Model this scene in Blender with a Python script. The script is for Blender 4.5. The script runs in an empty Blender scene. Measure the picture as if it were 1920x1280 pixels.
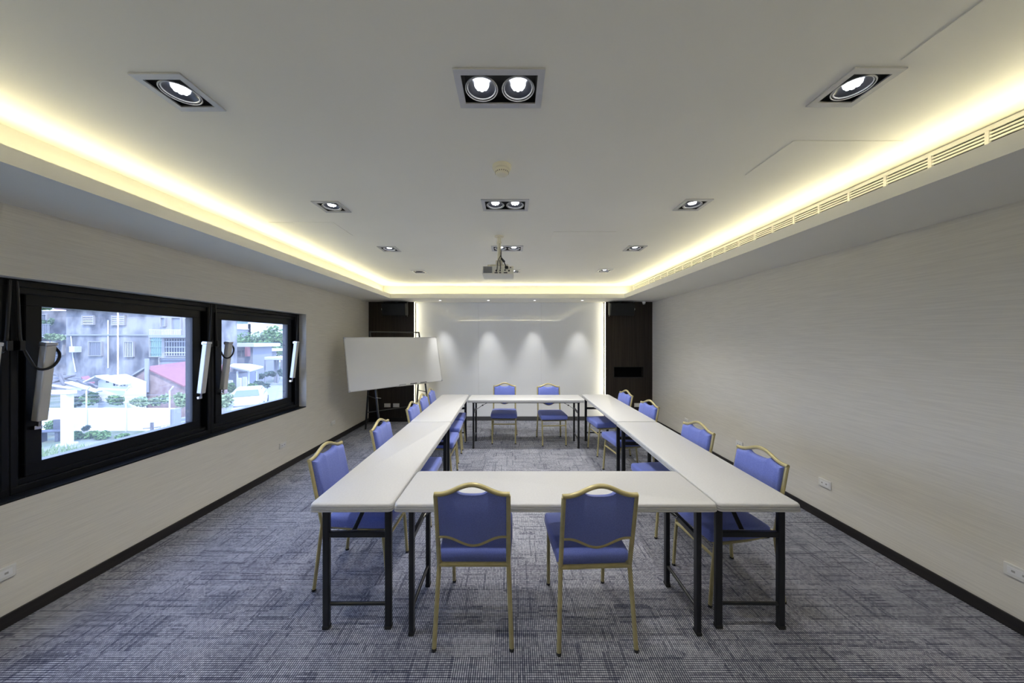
import bpy, bmesh, math, random
from mathutils import Vector, Matrix
random.seed(7)
PI = math.pi
S = bpy.context.scene
COL = S.collection

# ------------------------------------------------------------------ camera, world, exposure
F_PX, CX, CY, EYE = 598.0, 959.0, 638.5, 1.655
cd = bpy.data.cameras.new('camera')
cam = bpy.data.objects.new('camera', cd); COL.objects.link(cam)
cam.location = (0, 0, EYE); cam.rotation_euler = (PI / 2, 0, 0)
cd.sensor_width = 36.0; cd.lens = F_PX / 1920 * 36.0
cd.shift_x = 1.0 / 1920; cd.shift_y = -1.5 / 1920
cd.clip_start = 0.02; cd.clip_end = 400
S.camera = cam
vs = S.view_settings
vs.view_transform = 'Standard'; vs.look = 'None'; vs.gamma = 1.0; vs.use_curve_mapping = False
vs.exposure = 0.57
SKY_STRENGTH, SUN_POWER = 5.0, 4.0
COVE_EMIT, SPOT_W, LED_EMIT, MINI_W, SIDE_EMIT = 22.0, 22.0, 8.0, 34.0, 15.0
W = bpy.data.worlds.new('sky'); S.world = W; W.use_nodes = True
wn = W.node_tree.nodes; wl = W.node_tree.links
bg = wn['Background']; bg.inputs['Strength'].default_value = SKY_STRENGTH
tc = wn.new('ShaderNodeTexCoord'); sep = wn.new('ShaderNodeSeparateXYZ'); rp = wn.new('ShaderNodeValToRGB')
wl.new(tc.outputs['Generated'], sep.inputs[0]); wl.new(sep.outputs['Z'], rp.inputs['Fac'])
rp.color_ramp.elements[0].position = 0.0; rp.color_ramp.elements[0].color = (0.62, 0.72, 1.0, 1)
rp.color_ramp.elements[1].position = 0.6; rp.color_ramp.elements[1].color = (0.42, 0.58, 1.0, 1)
wl.new(rp.outputs['Color'], bg.inputs['Color'])
sd = bpy.data.lights.new('sun', 'SUN'); sd.energy = SUN_POWER; sd.angle = 0.05; sd.color = (1.0, 0.95, 0.88)
sun = bpy.data.objects.new('sun', sd); COL.objects.link(sun)
sun.rotation_euler = Vector((-0.55, 0.62, -0.85)).to_track_quat('-Z', 'Y').to_euler()
S.cycles.use_denoising = True
S.cycles.max_bounces = 10; S.cycles.diffuse_bounces = 6; S.cycles.transparent_max_bounces = 16
S.cycles.sample_clamp_indirect = 6.0; S.cycles.caustics_reflective = False; S.cycles.caustics_refractive = False

# ------------------------------------------------------------------ room numbers (metres, x right, y away, z up)
XL, XR, YB, YN = -2.92, 2.88, 6.63, -1.15      # walls
ZS, ZC = 2.447, 2.705                            # soffit, raised ceiling
TXL, TXR, TYF, TYN = -2.257, 2.107, 5.94, -0.50  # tray edge
CXL, CXR, CYF, CYN = -2.470, 2.333, 6.15, -0.71  # cove back wall
LIP = 2.527
KC = (ZC - EYE) / 1.0      # ceiling fittings were measured per metre of ceiling height above the eye

# ------------------------------------------------------------------ materials
def principled(name, col, rough=0.5, metal=0.0, spec=0.5, sheen=0.0, emis=None, es=0.0):
    m = bpy.data.materials.new(name); m.use_nodes = True
    b = m.node_tree.nodes['Principled BSDF']
    b.inputs['Base Color'].default_value = (*col, 1); b.inputs['Roughness'].default_value = rough
    b.inputs['Metallic'].default_value = metal; b.inputs['Specular IOR Level'].default_value = spec
    if sheen: b.inputs['Sheen Weight'].default_value = sheen
    if emis:
        b.inputs['Emission Color'].default_value = (*emis, 1); b.inputs['Emission Strength'].default_value = es
    return m
def add_noise(m, c1, c2, scale=(1, 1, 1), nscale=5.0, detail=3.0, bump=0.0, lo=0.35, hi=0.65, rough=0.5):
    nt = m.node_tree; n = nt.nodes; l = nt.links; b = n['Principled BSDF']
    t = n.new('ShaderNodeTexCoord'); mp = n.new('ShaderNodeMapping'); mp.inputs['Scale'].default_value = scale
    nz = n.new('ShaderNodeTexNoise'); nz.inputs['Scale'].default_value = nscale; nz.inputs['Detail'].default_value = detail
    nz.inputs['Roughness'].default_value = rough
    r = n.new('ShaderNodeValToRGB')
    r.color_ramp.elements[0].position = lo; r.color_ramp.elements[0].color = (*c1, 1)
    r.color_ramp.elements[1].position = hi; r.color_ramp.elements[1].color = (*c2, 1)
    l.new(t.outputs['Object'], mp.inputs['Vector']); l.new(mp.outputs[0], nz.inputs['Vector'])
    l.new(nz.outputs['Fac'], r.inputs['Fac']); l.new(r.outputs['Color'], b.inputs['Base Color'])
    if bump:
        bp = n.new('ShaderNodeBump'); bp.inputs['Strength'].default_value = bump; bp.inputs['Distance'].default_value = 0.002
        l.new(nz.outputs['Fac'], bp.inputs['Height']); l.new(bp.outputs[0], b.inputs['Normal'])
    return m
def nmat(name, c1, c2, scale=(1, 1, 1), nscale=5.0, rough=0.6, spec=0.3, detail=3.0, bump=0.0, lo=0.35, hi=0.65, metal=0.0, sheen=0.0):
    return add_noise(principled(name, c1, rough, metal, spec, sheen), c1, c2, scale, nscale, detail, bump, lo, hi)

M = {}
M['ceil'] = nmat('ceiling_paint', (0.86, 0.845, 0.775), (0.88, 0.865, 0.795), nscale=1.5, rough=0.75, spec=0.15)
M['paper'] = nmat('wallpaper', (0.68, 0.65, 0.58), (0.75, 0.72, 0.645), scale=(2, 2, 60), nscale=2.2, rough=0.55, spec=0.2, detail=4)
M['wood'] = nmat('dark_veneer', (0.017, 0.012, 0.009), (0.033, 0.025, 0.018), scale=(30, 30, 0.8), nscale=1.6, rough=0.45, spec=0.3)
M['base'] = nmat('dark_baseboard', (0.016, 0.014, 0.014), (0.024, 0.021, 0.02), scale=(1, 1, 20), nscale=2, rough=0.4, spec=0.4)
M['basegrey'] = principled('grey_base', (0.06, 0.062, 0.065), 0.45)
M['table'] = nmat('white_plastic', (0.465, 0.465, 0.47), (0.49, 0.49, 0.495), nscale=90, rough=0.42, spec=0.35, bump=0.03)
M['blackmetal'] = principled('black_steel', (0.008, 0.009, 0.011), 0.35, 0.0, 0.5)
M['fabric'] = nmat('blue_fabric', (0.115, 0.152, 0.46), (0.145, 0.19, 0.54), nscale=220, rough=0.7, spec=0.3, detail=1, bump=0.15, sheen=0.22)
M['gold'] = nmat('gold_paint', (0.40, 0.345, 0.165), (0.45, 0.39, 0.20), nscale=30, rough=0.38, spec=0.5, metal=0.25)
M['rubber'] = principled('rubber', (0.02, 0.02, 0.02), 0.7)
M['silver'] = principled('silver_paint', (0.48, 0.49, 0.52), 0.42, 0.35, 0.5)
M['chrome'] = principled('chrome', (0.75, 0.75, 0.76), 0.2, 1.0)
M['blackbox'] = principled('black_paint', (0.006, 0.006, 0.006), 0.5)
M['reflector'] = principled('reflector', (0.10, 0.105, 0.125), 0.3, 0.8)
M['led'] = principled('led_lens', (0.9, 0.9, 0.9), 0.4, emis=(0.95, 0.97, 1.0), es=LED_EMIT)
M['ledoff'] = principled('led_lens_off', (0.05, 0.05, 0.05), 0.3)
M['cove'] = principled('cove_led', (0.9, 0.9, 0.8), 0.5, emis=(1.0, 0.915, 0.61), es=COVE_EMIT)
M['side'] = principled('edge_led', (0.9, 0.9, 0.8), 0.5, emis=(1.0, 0.92, 0.68), es=SIDE_EMIT)
M['mini'] = principled('mini_led', (0.9, 0.9, 0.9), 0.5, emis=(1.0, 0.98, 0.94), es=8)
M['cream'] = principled('cream_plastic', (0.72, 0.69, 0.57), 0.4)
M['white'] = principled('white_plastic_gloss', (0.80, 0.80, 0.79), 0.35)
M['outlet'] = principled('outlet_plastic', (0.74, 0.73, 0.69), 0.35)
M['glassboard'] = principled('white_back_painted_glass', (0.84, 0.85, 0.85), 0.02, 0.0, 0.8)
M['board'] = principled('whiteboard_enamel', (0.86, 0.86, 0.85), 0.06, 0.0, 0.6)
M['alu'] = principled('aluminium', (0.62, 0.62, 0.63), 0.35, 0.7)
M['winframe'] = principled('black_aluminium', (0.006, 0.007, 0.009), 0.35, 0.0, 0.22)
M['opener'] = principled('opener_silver', (0.66, 0.65, 0.62), 0.35, 0.15)
M['cable'] = principled('cable_black', (0.008, 0.008, 0.009), 0.45)
M['projector'] = principled('projector_plastic', (0.82, 0.80, 0.70), 0.45)
M['grille'] = principled('grille_white', (0.80, 0.78, 0.73), 0.45)
M['dark'] = principled('dark_void', (0.004, 0.004, 0.004), 0.9, 0.0, 0.03)
M['speaker'] = nmat('speaker_black', (0.008, 0.009, 0.009), (0.014, 0.015, 0.015), nscale=300, rough=0.5)
M['extgrey_in'] = principled('grey_plastic', (0.38, 0.37, 0.35), 0.5)
M['marker'] = principled('marker_black', (0.02, 0.02, 0.03), 0.4)

def pane_material():
    m = bpy.data.materials.new('window_glass'); m.use_nodes = True
    n = m.node_tree.nodes; l = m.node_tree.links; n.clear()
    out = n.new('ShaderNodeOutputMaterial'); tr = n.new('ShaderNodeBsdfTransparent'); gl = n.new('ShaderNodeBsdfGlossy')
    tl = n.new('ShaderNodeBsdfTranslucent'); fr = n.new('ShaderNodeFresnel'); m1 = n.new('ShaderNodeMixShader'); m2 = n.new('ShaderNodeMixShader')
    tr.inputs['Color'].default_value = (0.90, 0.94, 1.0, 1); gl.inputs['Roughness'].default_value = 0.01
    tl.inputs['Color'].default_value = (0.85, 0.9, 1.0, 1); m1.inputs['Fac'].default_value = 0.03
    ge = n.new('ShaderNodeNewGeometry'); io = n.new('ShaderNodeMapRange'); io.inputs[3].default_value = 1.5; io.inputs[4].default_value = 1 / 1.5
    l.new(ge.outputs['Backfacing'], io.inputs[0]); l.new(io.outputs[0], fr.inputs['IOR'])     # the same reflection on both faces of the pane
    l.new(tr.outputs[0], m1.inputs[1]); l.new(tl.outputs[0], m1.inputs[2])
    l.new(fr.outputs[0], m2.inputs['Fac']); l.new(m1.outputs[0], m2.inputs[1]); l.new(gl.outputs[0], m2.inputs[2])
    l.new(m2.outputs[0], out.inputs['Surface'])
    return m
M['pane'] = pane_material()

def carpet_material():
    m = principled('woven_carpet', (0.1, 0.1, 0.12), 0.9, 0, 0.08)
    nt = m.node_tree; n = nt.nodes; l = nt.links; b = n['Principled BSDF']
    def math_(op, a, bb=None, clamp=False):
        q = n.new('ShaderNodeMath'); q.operation = op; q.use_clamp = clamp
        for i, v in enumerate((a, bb)):
            if v is None: continue
            if isinstance(v, (int, float)): q.inputs[i].default_value = v
            else: l.new(v, q.inputs[i])
        return q.outputs[0]
    t = n.new('ShaderNodeTexCoord'); sp = n.new('ShaderNodeSeparateXYZ'); l.new(t.outputs['Object'], sp.inputs[0])
    P = 0.0112
    xs = math_('DIVIDE', sp.outputs['X'], P); ys = math_('DIVIDE', sp.outputs['Y'], P)
    def tri(v):
        return math_('ABSOLUTE', math_('SUBTRACT', math_('FRACT', v), 0.5))      # 0.5 at line, 0 mid
    mx = math_('SMOOTH_MIN', 1, 1)
    lx = n.new('ShaderNodeMapRange'); l.new(tri(xs), lx.inputs[0]); lx.inputs[1].default_value = 0.20; lx.inputs[2].default_value = 0.38; lx.inputs[3].default_value = 1; lx.inputs[4].default_value = 0
    ly = n.new('ShaderNodeMapRange'); l.new(tri(ys), ly.inputs[0]); ly.inputs[1].default_value = 0.20; ly.inputs[2].default_value = 0.38; ly.inputs[3].default_value = 1; ly.inputs[4].default_value = 0
    # random patches that choose whether the weave runs across or along
    vo = n.new('ShaderNodeTexVoronoi'); vo.distance = 'CHEBYCHEV'; vo.inputs['Scale'].default_value = 5.0; vo.inputs['Randomness'].default_value = 1
    l.new(t.outputs['Object'], vo.inputs['Vector'])
    vs_ = n.new('ShaderNodeSeparateColor'); l.new(vo.outputs['Color'], vs_.inputs[0])
    gx = n.new('ShaderNodeMapRange'); l.new(vs_.outputs[0], gx.inputs[0]); gx.inputs[3].default_value = 0.15; gx.inputs[4].default_value = 0.6
    gy = math_('SUBTRACT', 0.75, gx.outputs[0])
    ax = math_('ADD', math_('MULTIPLY', lx.outputs[0], math_('SUBTRACT', 1, gx.outputs[0])), gx.outputs[0])
    ay = math_('ADD', math_('MULTIPLY', ly.outputs[0], math_('SUBTRACT', 1, gy)), gy)
    dots = math_('MULTIPLY', ax, ay)
    wn_ = n.new('ShaderNodeTexWhiteNoise'); wn_.noise_dimensions = '2D'
    cb = n.new('ShaderNodeCombineXYZ'); l.new(math_('FLOOR', xs), cb.inputs[0]); l.new(math_('FLOOR', ys), cb.inputs[1]); l.new(cb.outputs[0], wn_.inputs['Vector'])
    var = math_('ADD', math_('MULTIPLY', wn_.outputs['Value'], 0.45), 0.62)
    # per-row / per-column yarn variation
    wr = n.new('ShaderNodeTexWhiteNoise'); wr.noise_dimensions = '1D'; l.new(math_('FLOOR', math_('DIVIDE', sp.outputs['Y'], P)), wr.inputs['W'])
    rowv = math_('ADD', math_('MULTIPLY', wr.outputs['Value'], 0.22), 0.82)
    def yarn(axis, seed, thr):
        w = n.new('ShaderNodeTexWhiteNoise'); w.noise_dimensions = '2D'; c = n.new('ShaderNodeCombineXYZ')
        l.new(math_('FLOOR', axis), c.inputs[0]); l.new(math_('MULTIPLY', vs_.outputs[seed], 61.0), c.inputs[1]); l.new(c.outputs[0], w.inputs['Vector'])
        return math_('GREATER_THAN', w.outputs['Value'], thr)
    seam = math_('MAXIMUM', yarn(xs, 0, 0.93), yarn(ys, 2, 0.90))
    patch = math_('ADD', math_('MULTIPLY', vs_.outputs[1], 0.28), 0.82)
    v = math_('MULTIPLY', math_('MULTIPLY', dots, var), math_('MULTIPLY', patch, rowv))
    v = math_('MULTIPLY', v, math_('SUBTRACT', 1, math_('MULTIPLY', seam, 0.36)), True)
    r = n.new('ShaderNodeValToRGB'); l.new(v, r.inputs['Fac'])
    r.color_ramp.elements[0].position = 0.05; r.color_ramp.elements[0].color = (0.010, 0.013, 0.040, 1)
    r.color_ramp.elements[1].position = 0.85; r.color_ramp.elements[1].color = (0.47, 0.48, 0.53, 1)
    l.new(r.outputs[0], b.inputs['Base Color'])
    return m
M['carpet'] = carpet_material()

# ------------------------------------------------------------------ mesh helpers
class MB:
    def __init__(self): self.bm = bmesh.new()
    def _xf(self, verts, mat):
        if mat is not None:
            for v in verts: v.co = mat @ v.co
    def box(self, lo, hi, bevel=0.0, seg=2, mat=None):
        t = bmesh.new(); bmesh.ops.create_cube(t, size=1.0)
        lo = Vector(lo); hi = Vector(hi); c = (lo + hi) / 2; s = hi - lo
        for v in t.verts: v.co = Vector((v.co.x * s.x + c.x, v.co.y * s.y + c.y, v.co.z * s.z + c.z))
        if bevel: bmesh.ops.bevel(t, geom=t.edges[:], offset=min(bevel, min(s) * 0.49), segments=seg, affect='EDGES', profile=0.5)
        self.merge(t, mat); return self
    def merge(self, t, mat=None):
        vm = {}
        for v in t.verts: vm[v] = self.bm.verts.new(mat @ v.co if mat is not None else v.co)
        for f in t.faces:
            try: self.bm.faces.new([vm[v] for v in f.verts])
            except ValueError: pass
        t.free()
    def rings(self, rings, close=True, cap0=True, cap1=True):
        R = [[self.bm.verts.new(p) for p in r] for r in rings]
        n = len(R[0])
        for a, b in zip(R, R[1:]):
            for i in range(n if close else n - 1):
                j = (i + 1) % n
                self.bm.faces.new((a[i], a[j], b[j], b[i]))
        if cap0: self.bm.faces.new(R[0][::-1])
        if cap1: self.bm.faces.new(R[-1])
        return self
    def tube(self, pts, r, n=10, sx=1.0, sy=1.0, closed=False):
        pts = [Vector(p) for p in pts]; N = len(pts)
        tang = []
        for i in range(N):
            a = pts[(i - 1) % N] if (closed or i > 0) else pts[i]
            b = pts[(i + 1) % N] if (closed or i < N - 1) else pts[i]
            tang.append((b - a).normalized())
        up = Vector((0, 0, 1)) if abs(tang[0].z) < 0.9 else Vector((0, 1, 0))
        u = tang[0].cross(up).normalized(); out = []
        for i in range(N):
            u = (u - tang[i] * u.dot(tang[i])).normalized(); w = tang[i].cross(u)
            rr = r[i] if isinstance(r, (list, tuple)) else r
            out.append([pts[i] + u * math.cos(2 * PI * k / n) * rr * sx + w * math.sin(2 * PI * k / n) * rr * sy for k in range(n)])
        if closed: out.append(out[0]); self.rings(out, True, False, False)
        else: self.rings(out)
        return self
    def bar(self, p0, p1, w, h, up=(0, 0, 1), bevel=0.002):
        p0 = Vector(p0); p1 = Vector(p1); d = p1 - p0; L = d.length; d.normalize()
        up = Vector(up)
        if abs(d.dot(up)) > 0.99: up = Vector((1, 0, 0))
        s = d.cross(up).normalized(); u = s.cross(d)
        mt = Matrix((( s.x, d.x, u.x, p0.x), (s.y, d.y, u.y, p0.y), (s.z, d.z, u.z, p0.z), (0, 0, 0, 1)))
        return self.box((-w / 2, 0, -h / 2), (w / 2, L, h / 2), bevel, 2, mt)
    def prism(self, poly, vec, bevel=0.0):
        t = bmesh.new(); vec = Vector(vec)
        a = [t.verts.new(Vector(p)) for p in poly]; b = [t.verts.new(Vector(p) + vec) for p in poly]
        n = len(a)
        t.faces.new(a[::-1]); t.faces.new(b)
        for i in range(n): t.faces.new((a[i], a[(i + 1) % n], b[(i + 1) % n], b[i]))
        bmesh.ops.recalc_face_normals(t, faces=t.faces[:])
        if bevel: bmesh.ops.bevel(t, geom=[e for e in t.edges if e.calc_face_angle(0) > 0.6], offset=bevel, segments=2, affect='EDGES', profile=0.5)
        self.merge(t); return self
    def lathe(self, prof, c=(0, 0, 0), n=24, cap0=True, cap1=True, mat=None):
        c = Vector(c); R = []
        for r, z in prof:
            ring = [Vector((r * math.cos(2 * PI * k / n), r * math.sin(2 * PI * k / n), z)) for k in range(n)]
            R.append([(mat @ p if mat is not None else p) + c for p in ring])
        return self.rings(R, True, cap0, cap1)
    def quad(self, a, b, c, d):
        self.bm.faces.new([self.bm.verts.new(Vector(p)) for p in (a, b, c, d)]); return self
    def build(self, name, mat, parent=None, smooth=False, loc=None):
        bmesh.ops.recalc_face_normals(self.bm, faces=self.bm.faces[:])
        me = bpy.data.meshes.new(name); self.bm.to_mesh(me); self.bm.free()
        me.materials.append(M[mat] if isinstance(mat, str) else mat)
        if smooth:
            for p in me.polygons: p.use_smooth = True
            me.set_sharp_from_angle(angle=math.radians(38))
        o = bpy.data.objects.new(name, me); COL.objects.link(o)
        if parent is not None: o.parent = parent
        if loc is not None: o.location = loc
        return o
def tag(o, label=None, cat=None, group=None, kind=None):
    if label: o['label'] = label
    if cat: o['category'] = cat
    if group: o['group'] = group
    if kind: o['kind'] = kind
    return o
def thing(name, label, cat, loc=(0, 0, 0), rz=0.0, group=None):
    o = bpy.data.objects.new(name, None); COL.objects.link(o)
    o.empty_display_size = 0.1; o.location = loc; o.rotation_euler = (0, 0, rz)
    return tag(o, label, cat, group)
def copy_tree(o, parent=None):
    c = o.copy(); COL.objects.link(c)
    if parent is not None: c.parent = parent
    for ch in list(o.children): copy_tree(ch, c)
    return c
def struct(o, label, cat): return tag(o, label, cat, kind='structure')
def spot(name, loc, watt, ang, blend, col, parent=None, aim=(0, 0, -1), r=0.03):
    d = bpy.data.lights.new(name, 'SPOT'); d.energy = watt; d.spot_size = ang; d.spot_blend = blend; d.color = col; d.shadow_soft_size = r
    o = bpy.data.objects.new(name, d); COL.objects.link(o); o.location = loc
    o.rotation_euler = Vector(aim).to_track_quat('-Z', 'Y').to_euler()
    if parent is not None: o.parent = parent
    return o

# ------------------------------------------------------------------ room shell
T = 0.15
struct(MB().box((XL - T, YN - T, -0.12), (XR + T, YB + T, 0.0)).build('floor', 'carpet'), 'grey and navy woven carpet floor of the meeting room', 'floor')
WX0, WX1 = 2.031, 0.71         # window opening top / bottom
WY0, WY1 = -0.10, 4.539
mb = MB()
mb.box((XL - 0.25, YN - T, 0), (XL, YB + T, WX1)).box((XL - 0.25, YN - T, WX0), (XL, YB + T, ZC + 0.15))
mb.box((XL - 0.25, YN - T, WX1), (XL, WY0, WX0)).box((XL - 0.25, WY1, WX1), (XL, YB + T, WX0))
struct(mb.build('wall_left', 'paper'), 'beige papered wall holding the black window band', 'wall')
struct(MB().box((XR, YN - T, 0), (XR + T, YB + T, ZC + 0.15)).build('wall_right', 'paper'), 'long bare beige papered wall on the right', 'wall')
struct(MB().box((XL - T, YB, 0), (XR + T, YB + T, ZC + 0.15)).build('wall_back', 'paper'), 'far end wall behind the white glass panels', 'wall')
struct(MB().box((XL - T, YN - T, 0), (XR + T, YN, ZC + 0.15)).build('wall_front', 'paper'), 'beige wall behind the viewer', 'wall')
BH = 0.077
struct(MB().box((XL, YN, 0), (XL + 0.014, YB, BH), 0.003).build('baseboard_left', 'base'), 'dark baseboard under the window wall', 'baseboard')
struct(MB().box((XR - 0.014, YN, 0), (XR, YB, BH), 0.003).build('baseboard_right', 'base'), 'dark baseboard along the bare right wall', 'baseboard')

# lamp layout: (x, y, number of heads, lit)
LAMPS = [(-1.335, 1.287, 1, 1, 'silver square ceiling downlight over the window side, first row from the camera'),
         (-0.046, 1.267, 2, 1, 'silver twin ceiling downlight in the middle of the first row'),
         (1.351, 1.262, 1, 1, 'silver square ceiling downlight in the first row, by the grille side'),
         (-1.341, 2.381, 1, 1, 'silver square ceiling downlight over the window side, second row from the camera'),
         (-0.046, 2.352, 2, 1, 'silver twin ceiling downlight just beyond the smoke detector'),
         (1.331, 2.347, 1, 1, 'silver square ceiling downlight in the second row, by the grille side'),
         (-1.331, 3.478, 1, 1, 'silver square ceiling downlight over the window side, third row from the camera'),
         (-0.046, 3.455, 2, 1, 'silver twin ceiling downlight partly hidden by the projector pole'),
         (1.335, 3.452, 1, 1, 'silver square ceiling downlight in the third row, by the grille side'),
         (-1.339, 4.63, 1, 0, 'square ceiling downlight that looks unlit, farthest on the window side'),
         (-0.046, 4.60, 2, 1, 'silver twin ceiling downlight mostly hidden behind the projector body'),
         (1.328, 4.55, 1, 1, 'small lit square ceiling downlight farthest on the grille side')]
BR = 0.026
holes = []
for x, y, nh, lit, lb in LAMPS:
    w = 0.195 if nh == 1 else 0.342
    holes.append(tuple(KC * q for q in (x - w / 2 + BR, y - 0.0975 + BR, x + w / 2 - BR, y + 0.0975 - BR)))
xs = sorted({CXL, CXR} | {h[0] for h in holes} | {h[2] for h in holes})
ys = sorted({CYN, CYF} | {h[1] for h in holes} | {h[3] for h in holes})
mb = MB(); V = {}
def gv(i, j):
    if (i, j) not in V: V[(i, j)] = mb.bm.verts.new((xs[i], ys[j], ZC))
    return V[(i, j)]
for i in range(len(xs) - 1):
    for j in range(len(ys) - 1):
        mx, my = (xs[i] + xs[i + 1]) / 2, (ys[j] + ys[j + 1]) / 2
        if any(h[0] < mx < h[2] and h[1] < my < h[3] for h in holes): continue
        mb.bm.faces.new((gv(i, j), gv(i + 1, j), gv(i + 1, j + 1), gv(i, j + 1)))
# soffit ring with an upstand lip and the cove back walls
def ring_box(x0, y0, x1, y1, X0, Y0, X1, Y1, z0, z1):      # inner rect, outer rect
    mb.box((X0, Y0, z0), (x0, Y1, z1)); mb.box((x1, Y0, z0), (X1, Y1, z1))
    mb.box((x0, Y0, z0), (x1, y0, z1)); mb.box((x0, y1, z0), (x1, Y1, z1))
ring_box(TXL, TYN, TXR, TYF, XL, YN, XR, YB, ZS, ZS + 0.014)                                              # soffit board
ring_box(TXL, TYN, TXR, TYF, TXL - 0.014, TYN - 0.014, TXR + 0.014, TYF + 0.014, ZS + 0.014, LIP)                 # upstand
ring_box(CXL, CYN, CXR, CYF, XL, YN, XR, YB, ZS + 0.014, ZC + 0.02)                                        # behind the cove
ceiling = struct(mb.build('ceiling', 'ceil'), 'off-white raised tray ceiling with a lit cove and lower border', 'ceiling')
struct(MB().box((XL - T, YN - T, ZC + 0.16), (XR + T, YB + T, ZC + 0.3)).build('ceiling_slab', 'ceil'), 'slab over the ceiling', 'ceiling')

# ------------------------------------------------------------------ downlights
def ring_tube(mb, c, r, th, n=28, tilt=0.0):
    mb.tube([(c[0] + r * math.cos(2 * PI * k / n), c[1] + r * math.sin(2 * PI * k / n), c[2]) for k in range(n)], th, 6, closed=True)
def downlight(x, y, nh, lit, label):
    t = thing('ceiling_downlight', label, 'ceiling light', (x * KC, y * KC, ZC), 0, 'recessed ceiling downlights')
    t.scale = (KC, KC, KC); row = 0.78 if y < 1.8 else 0.95 if y < 3 else 1.25 if y < 4 else 2.4
    w = (0.195 if nh == 1 else 0.342) / 2; h = 0.0975; iw, ih = w - BR, h - BR
    m = MB()
    for lo, hi in (((-w, -h, -0.006), (w, -ih, 0)), ((-w, ih, -0.006), (w, h, 0)), ((-w, -ih, -0.006), (-iw, ih, 0)), ((iw, -ih, -0.006), (w, ih, 0))):
        m.box(lo, hi)
    m.build('frame', 'silver', t)
    m = MB(); D = 0.075
    m.quad((-iw, -ih, 0), (iw, -ih, 0), (iw, -ih, D), (-iw, -ih, D)).quad((-iw, ih, 0), (iw, ih, 0), (iw, ih, D), (-iw, ih, D))
    m.quad((-iw, -ih, 0), (-iw, ih, 0), (-iw, ih, D), (-iw, -ih, D)).quad((iw, -ih, 0), (iw, ih, 0), (iw, ih, D), (iw, -ih, D))
    m.quad((-iw, -ih, D), (iw, -ih, D), (iw, ih, D), (-iw, ih, D))
    m.build('housing', 'blackbox', t)
    for cx in ([0] if nh == 1 else [-0.0725, 0.0725]):
        m = MB(); ring_tube(m, (cx, 0, -0.002), 0.0635, 0.0022); ring_tube(m, (cx, 0, 0.002), 0.057, 0.003)
        m.build('gimbal_ring', 'silver', t, True)
        m = MB(); m.lathe([(0.057, 0.002), (0.050, 0.007), (0.040, 0.013), (0.029, 0.016)], (cx, 0, 0), 28, False, False)
        rf = m.build('reflector', 'reflector', t, True)
        m = MB(); m.lathe([(0.029, 0.016), (0.028, 0.013), (0.018, 0.012), (0.002, 0.012)], (cx, 0, 0), 24)
        for k in range(8):
            a = 2 * PI * k / 8; m.lathe([(0.009, 0.013), (0.007, 0.008), (0.002, 0.0065)], (cx + 0.019 * math.cos(a), 0.019 * math.sin(a), 0), 8)
        m.build('led_lens', 'led' if lit else 'ledoff', t, True)
        if lit: spot('downlight_beam', (cx, 0, -0.014), SPOT_W * row, math.radians(120), 0.9, (1.0, 0.98, 0.94), t, r=0.032)
for L in LAMPS: downlight(*L)

# cove strips
def strip(p0, p1, inward, label):
    """a slim lamp channel lying along p0-p1 with its diffuser tilted up and towards the room"""
    c = (Vector(p0) + Vector(p1)) / 2
    t = thing('cove_light_strip', label, 'light strip', c, 0, 'cove light strips')
    n = (Vector(inward) * 0.80 + Vector((0, 0, 1)) * 0.60).normalized()
    MB().bar(Vector(p0) - c + n * 0.001, Vector(p1) - c + n * 0.001, 0.022, 0.002, n, 0).build('diffuser', 'cove', t)
    MB().bar(Vector(p0) - c - n * 0.004, Vector(p1) - c - n * 0.004, 0.024, 0.006, n, 0).build('channel', 'white', t)
zl = 2.530
strip((CXL + 0.11, TYN - 0.10, zl), (CXL + 0.11, CYF - 0.10, zl), (1, 0, 0), 'warm light strip hidden in the cove above the windows')
strip((CXR - 0.12, TYN - 0.10, zl), (CXR - 0.12, CYF - 0.10, zl), (-1, 0, 0), 'warm light strip hidden in the cove below the grille')
strip((CXL + 0.14, CYF - 0.11, zl), (CXR - 0.15, CYF - 0.11, zl), (0, -1, 0), 'warm light strip hidden in the cove over the far wall')
strip((CXL + 0.14, CYN + 0.11, zl), (CXR - 0.15, CYN + 0.11, zl), (0, 1, 0), 'warm light strip hidden in the cove behind the viewer')
# long air grille on the right cove wall
g = thing('air_grille', 'long white slotted air grille running along the right cove', 'vent', (CXR, 0, EYE))
g.scale = (KC, KC, KC)
gy0, gy1 = 0.46, 5.76
MB().box((-0.004, gy0, 0.905), (-0.001, gy1, 0.970)).build('backing', 'dark', g)
MB().box((-0.016, gy0, 0.970), (0, gy1, 0.993), 0.002).box((-0.016, gy0, 0.893), (0, gy1, 0.905), 0.002).box((-0.016, gy0 - 0.02, 0.893), (0, gy0, 0.993)).box((-0.016, gy1, 0.893), (0, gy1 + 0.02, 0.993)).build('frame', 'grille', g)
mb = MB()
for z in (0.910, 0.926, 0.942, 0.958): mb.box((-0.015, gy0, z - 0.0045), (-0.004, gy1, z + 0.0035))
mb.build('slats', 'grille', g)
k = 0
while gy0 + 0.2 * 0 + 1.4797 - 0.2025 * 5 + 0.2025 * k < gy1:
    yy = 1.4797 - 0.2025 * 5 + 0.2025 * k; k += 1
    MB().box((-0.0185, yy - 0.007, 0.901), (-0.004, yy + 0.007, 0.973), 0.001).build('divider', 'grille', g)
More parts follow.
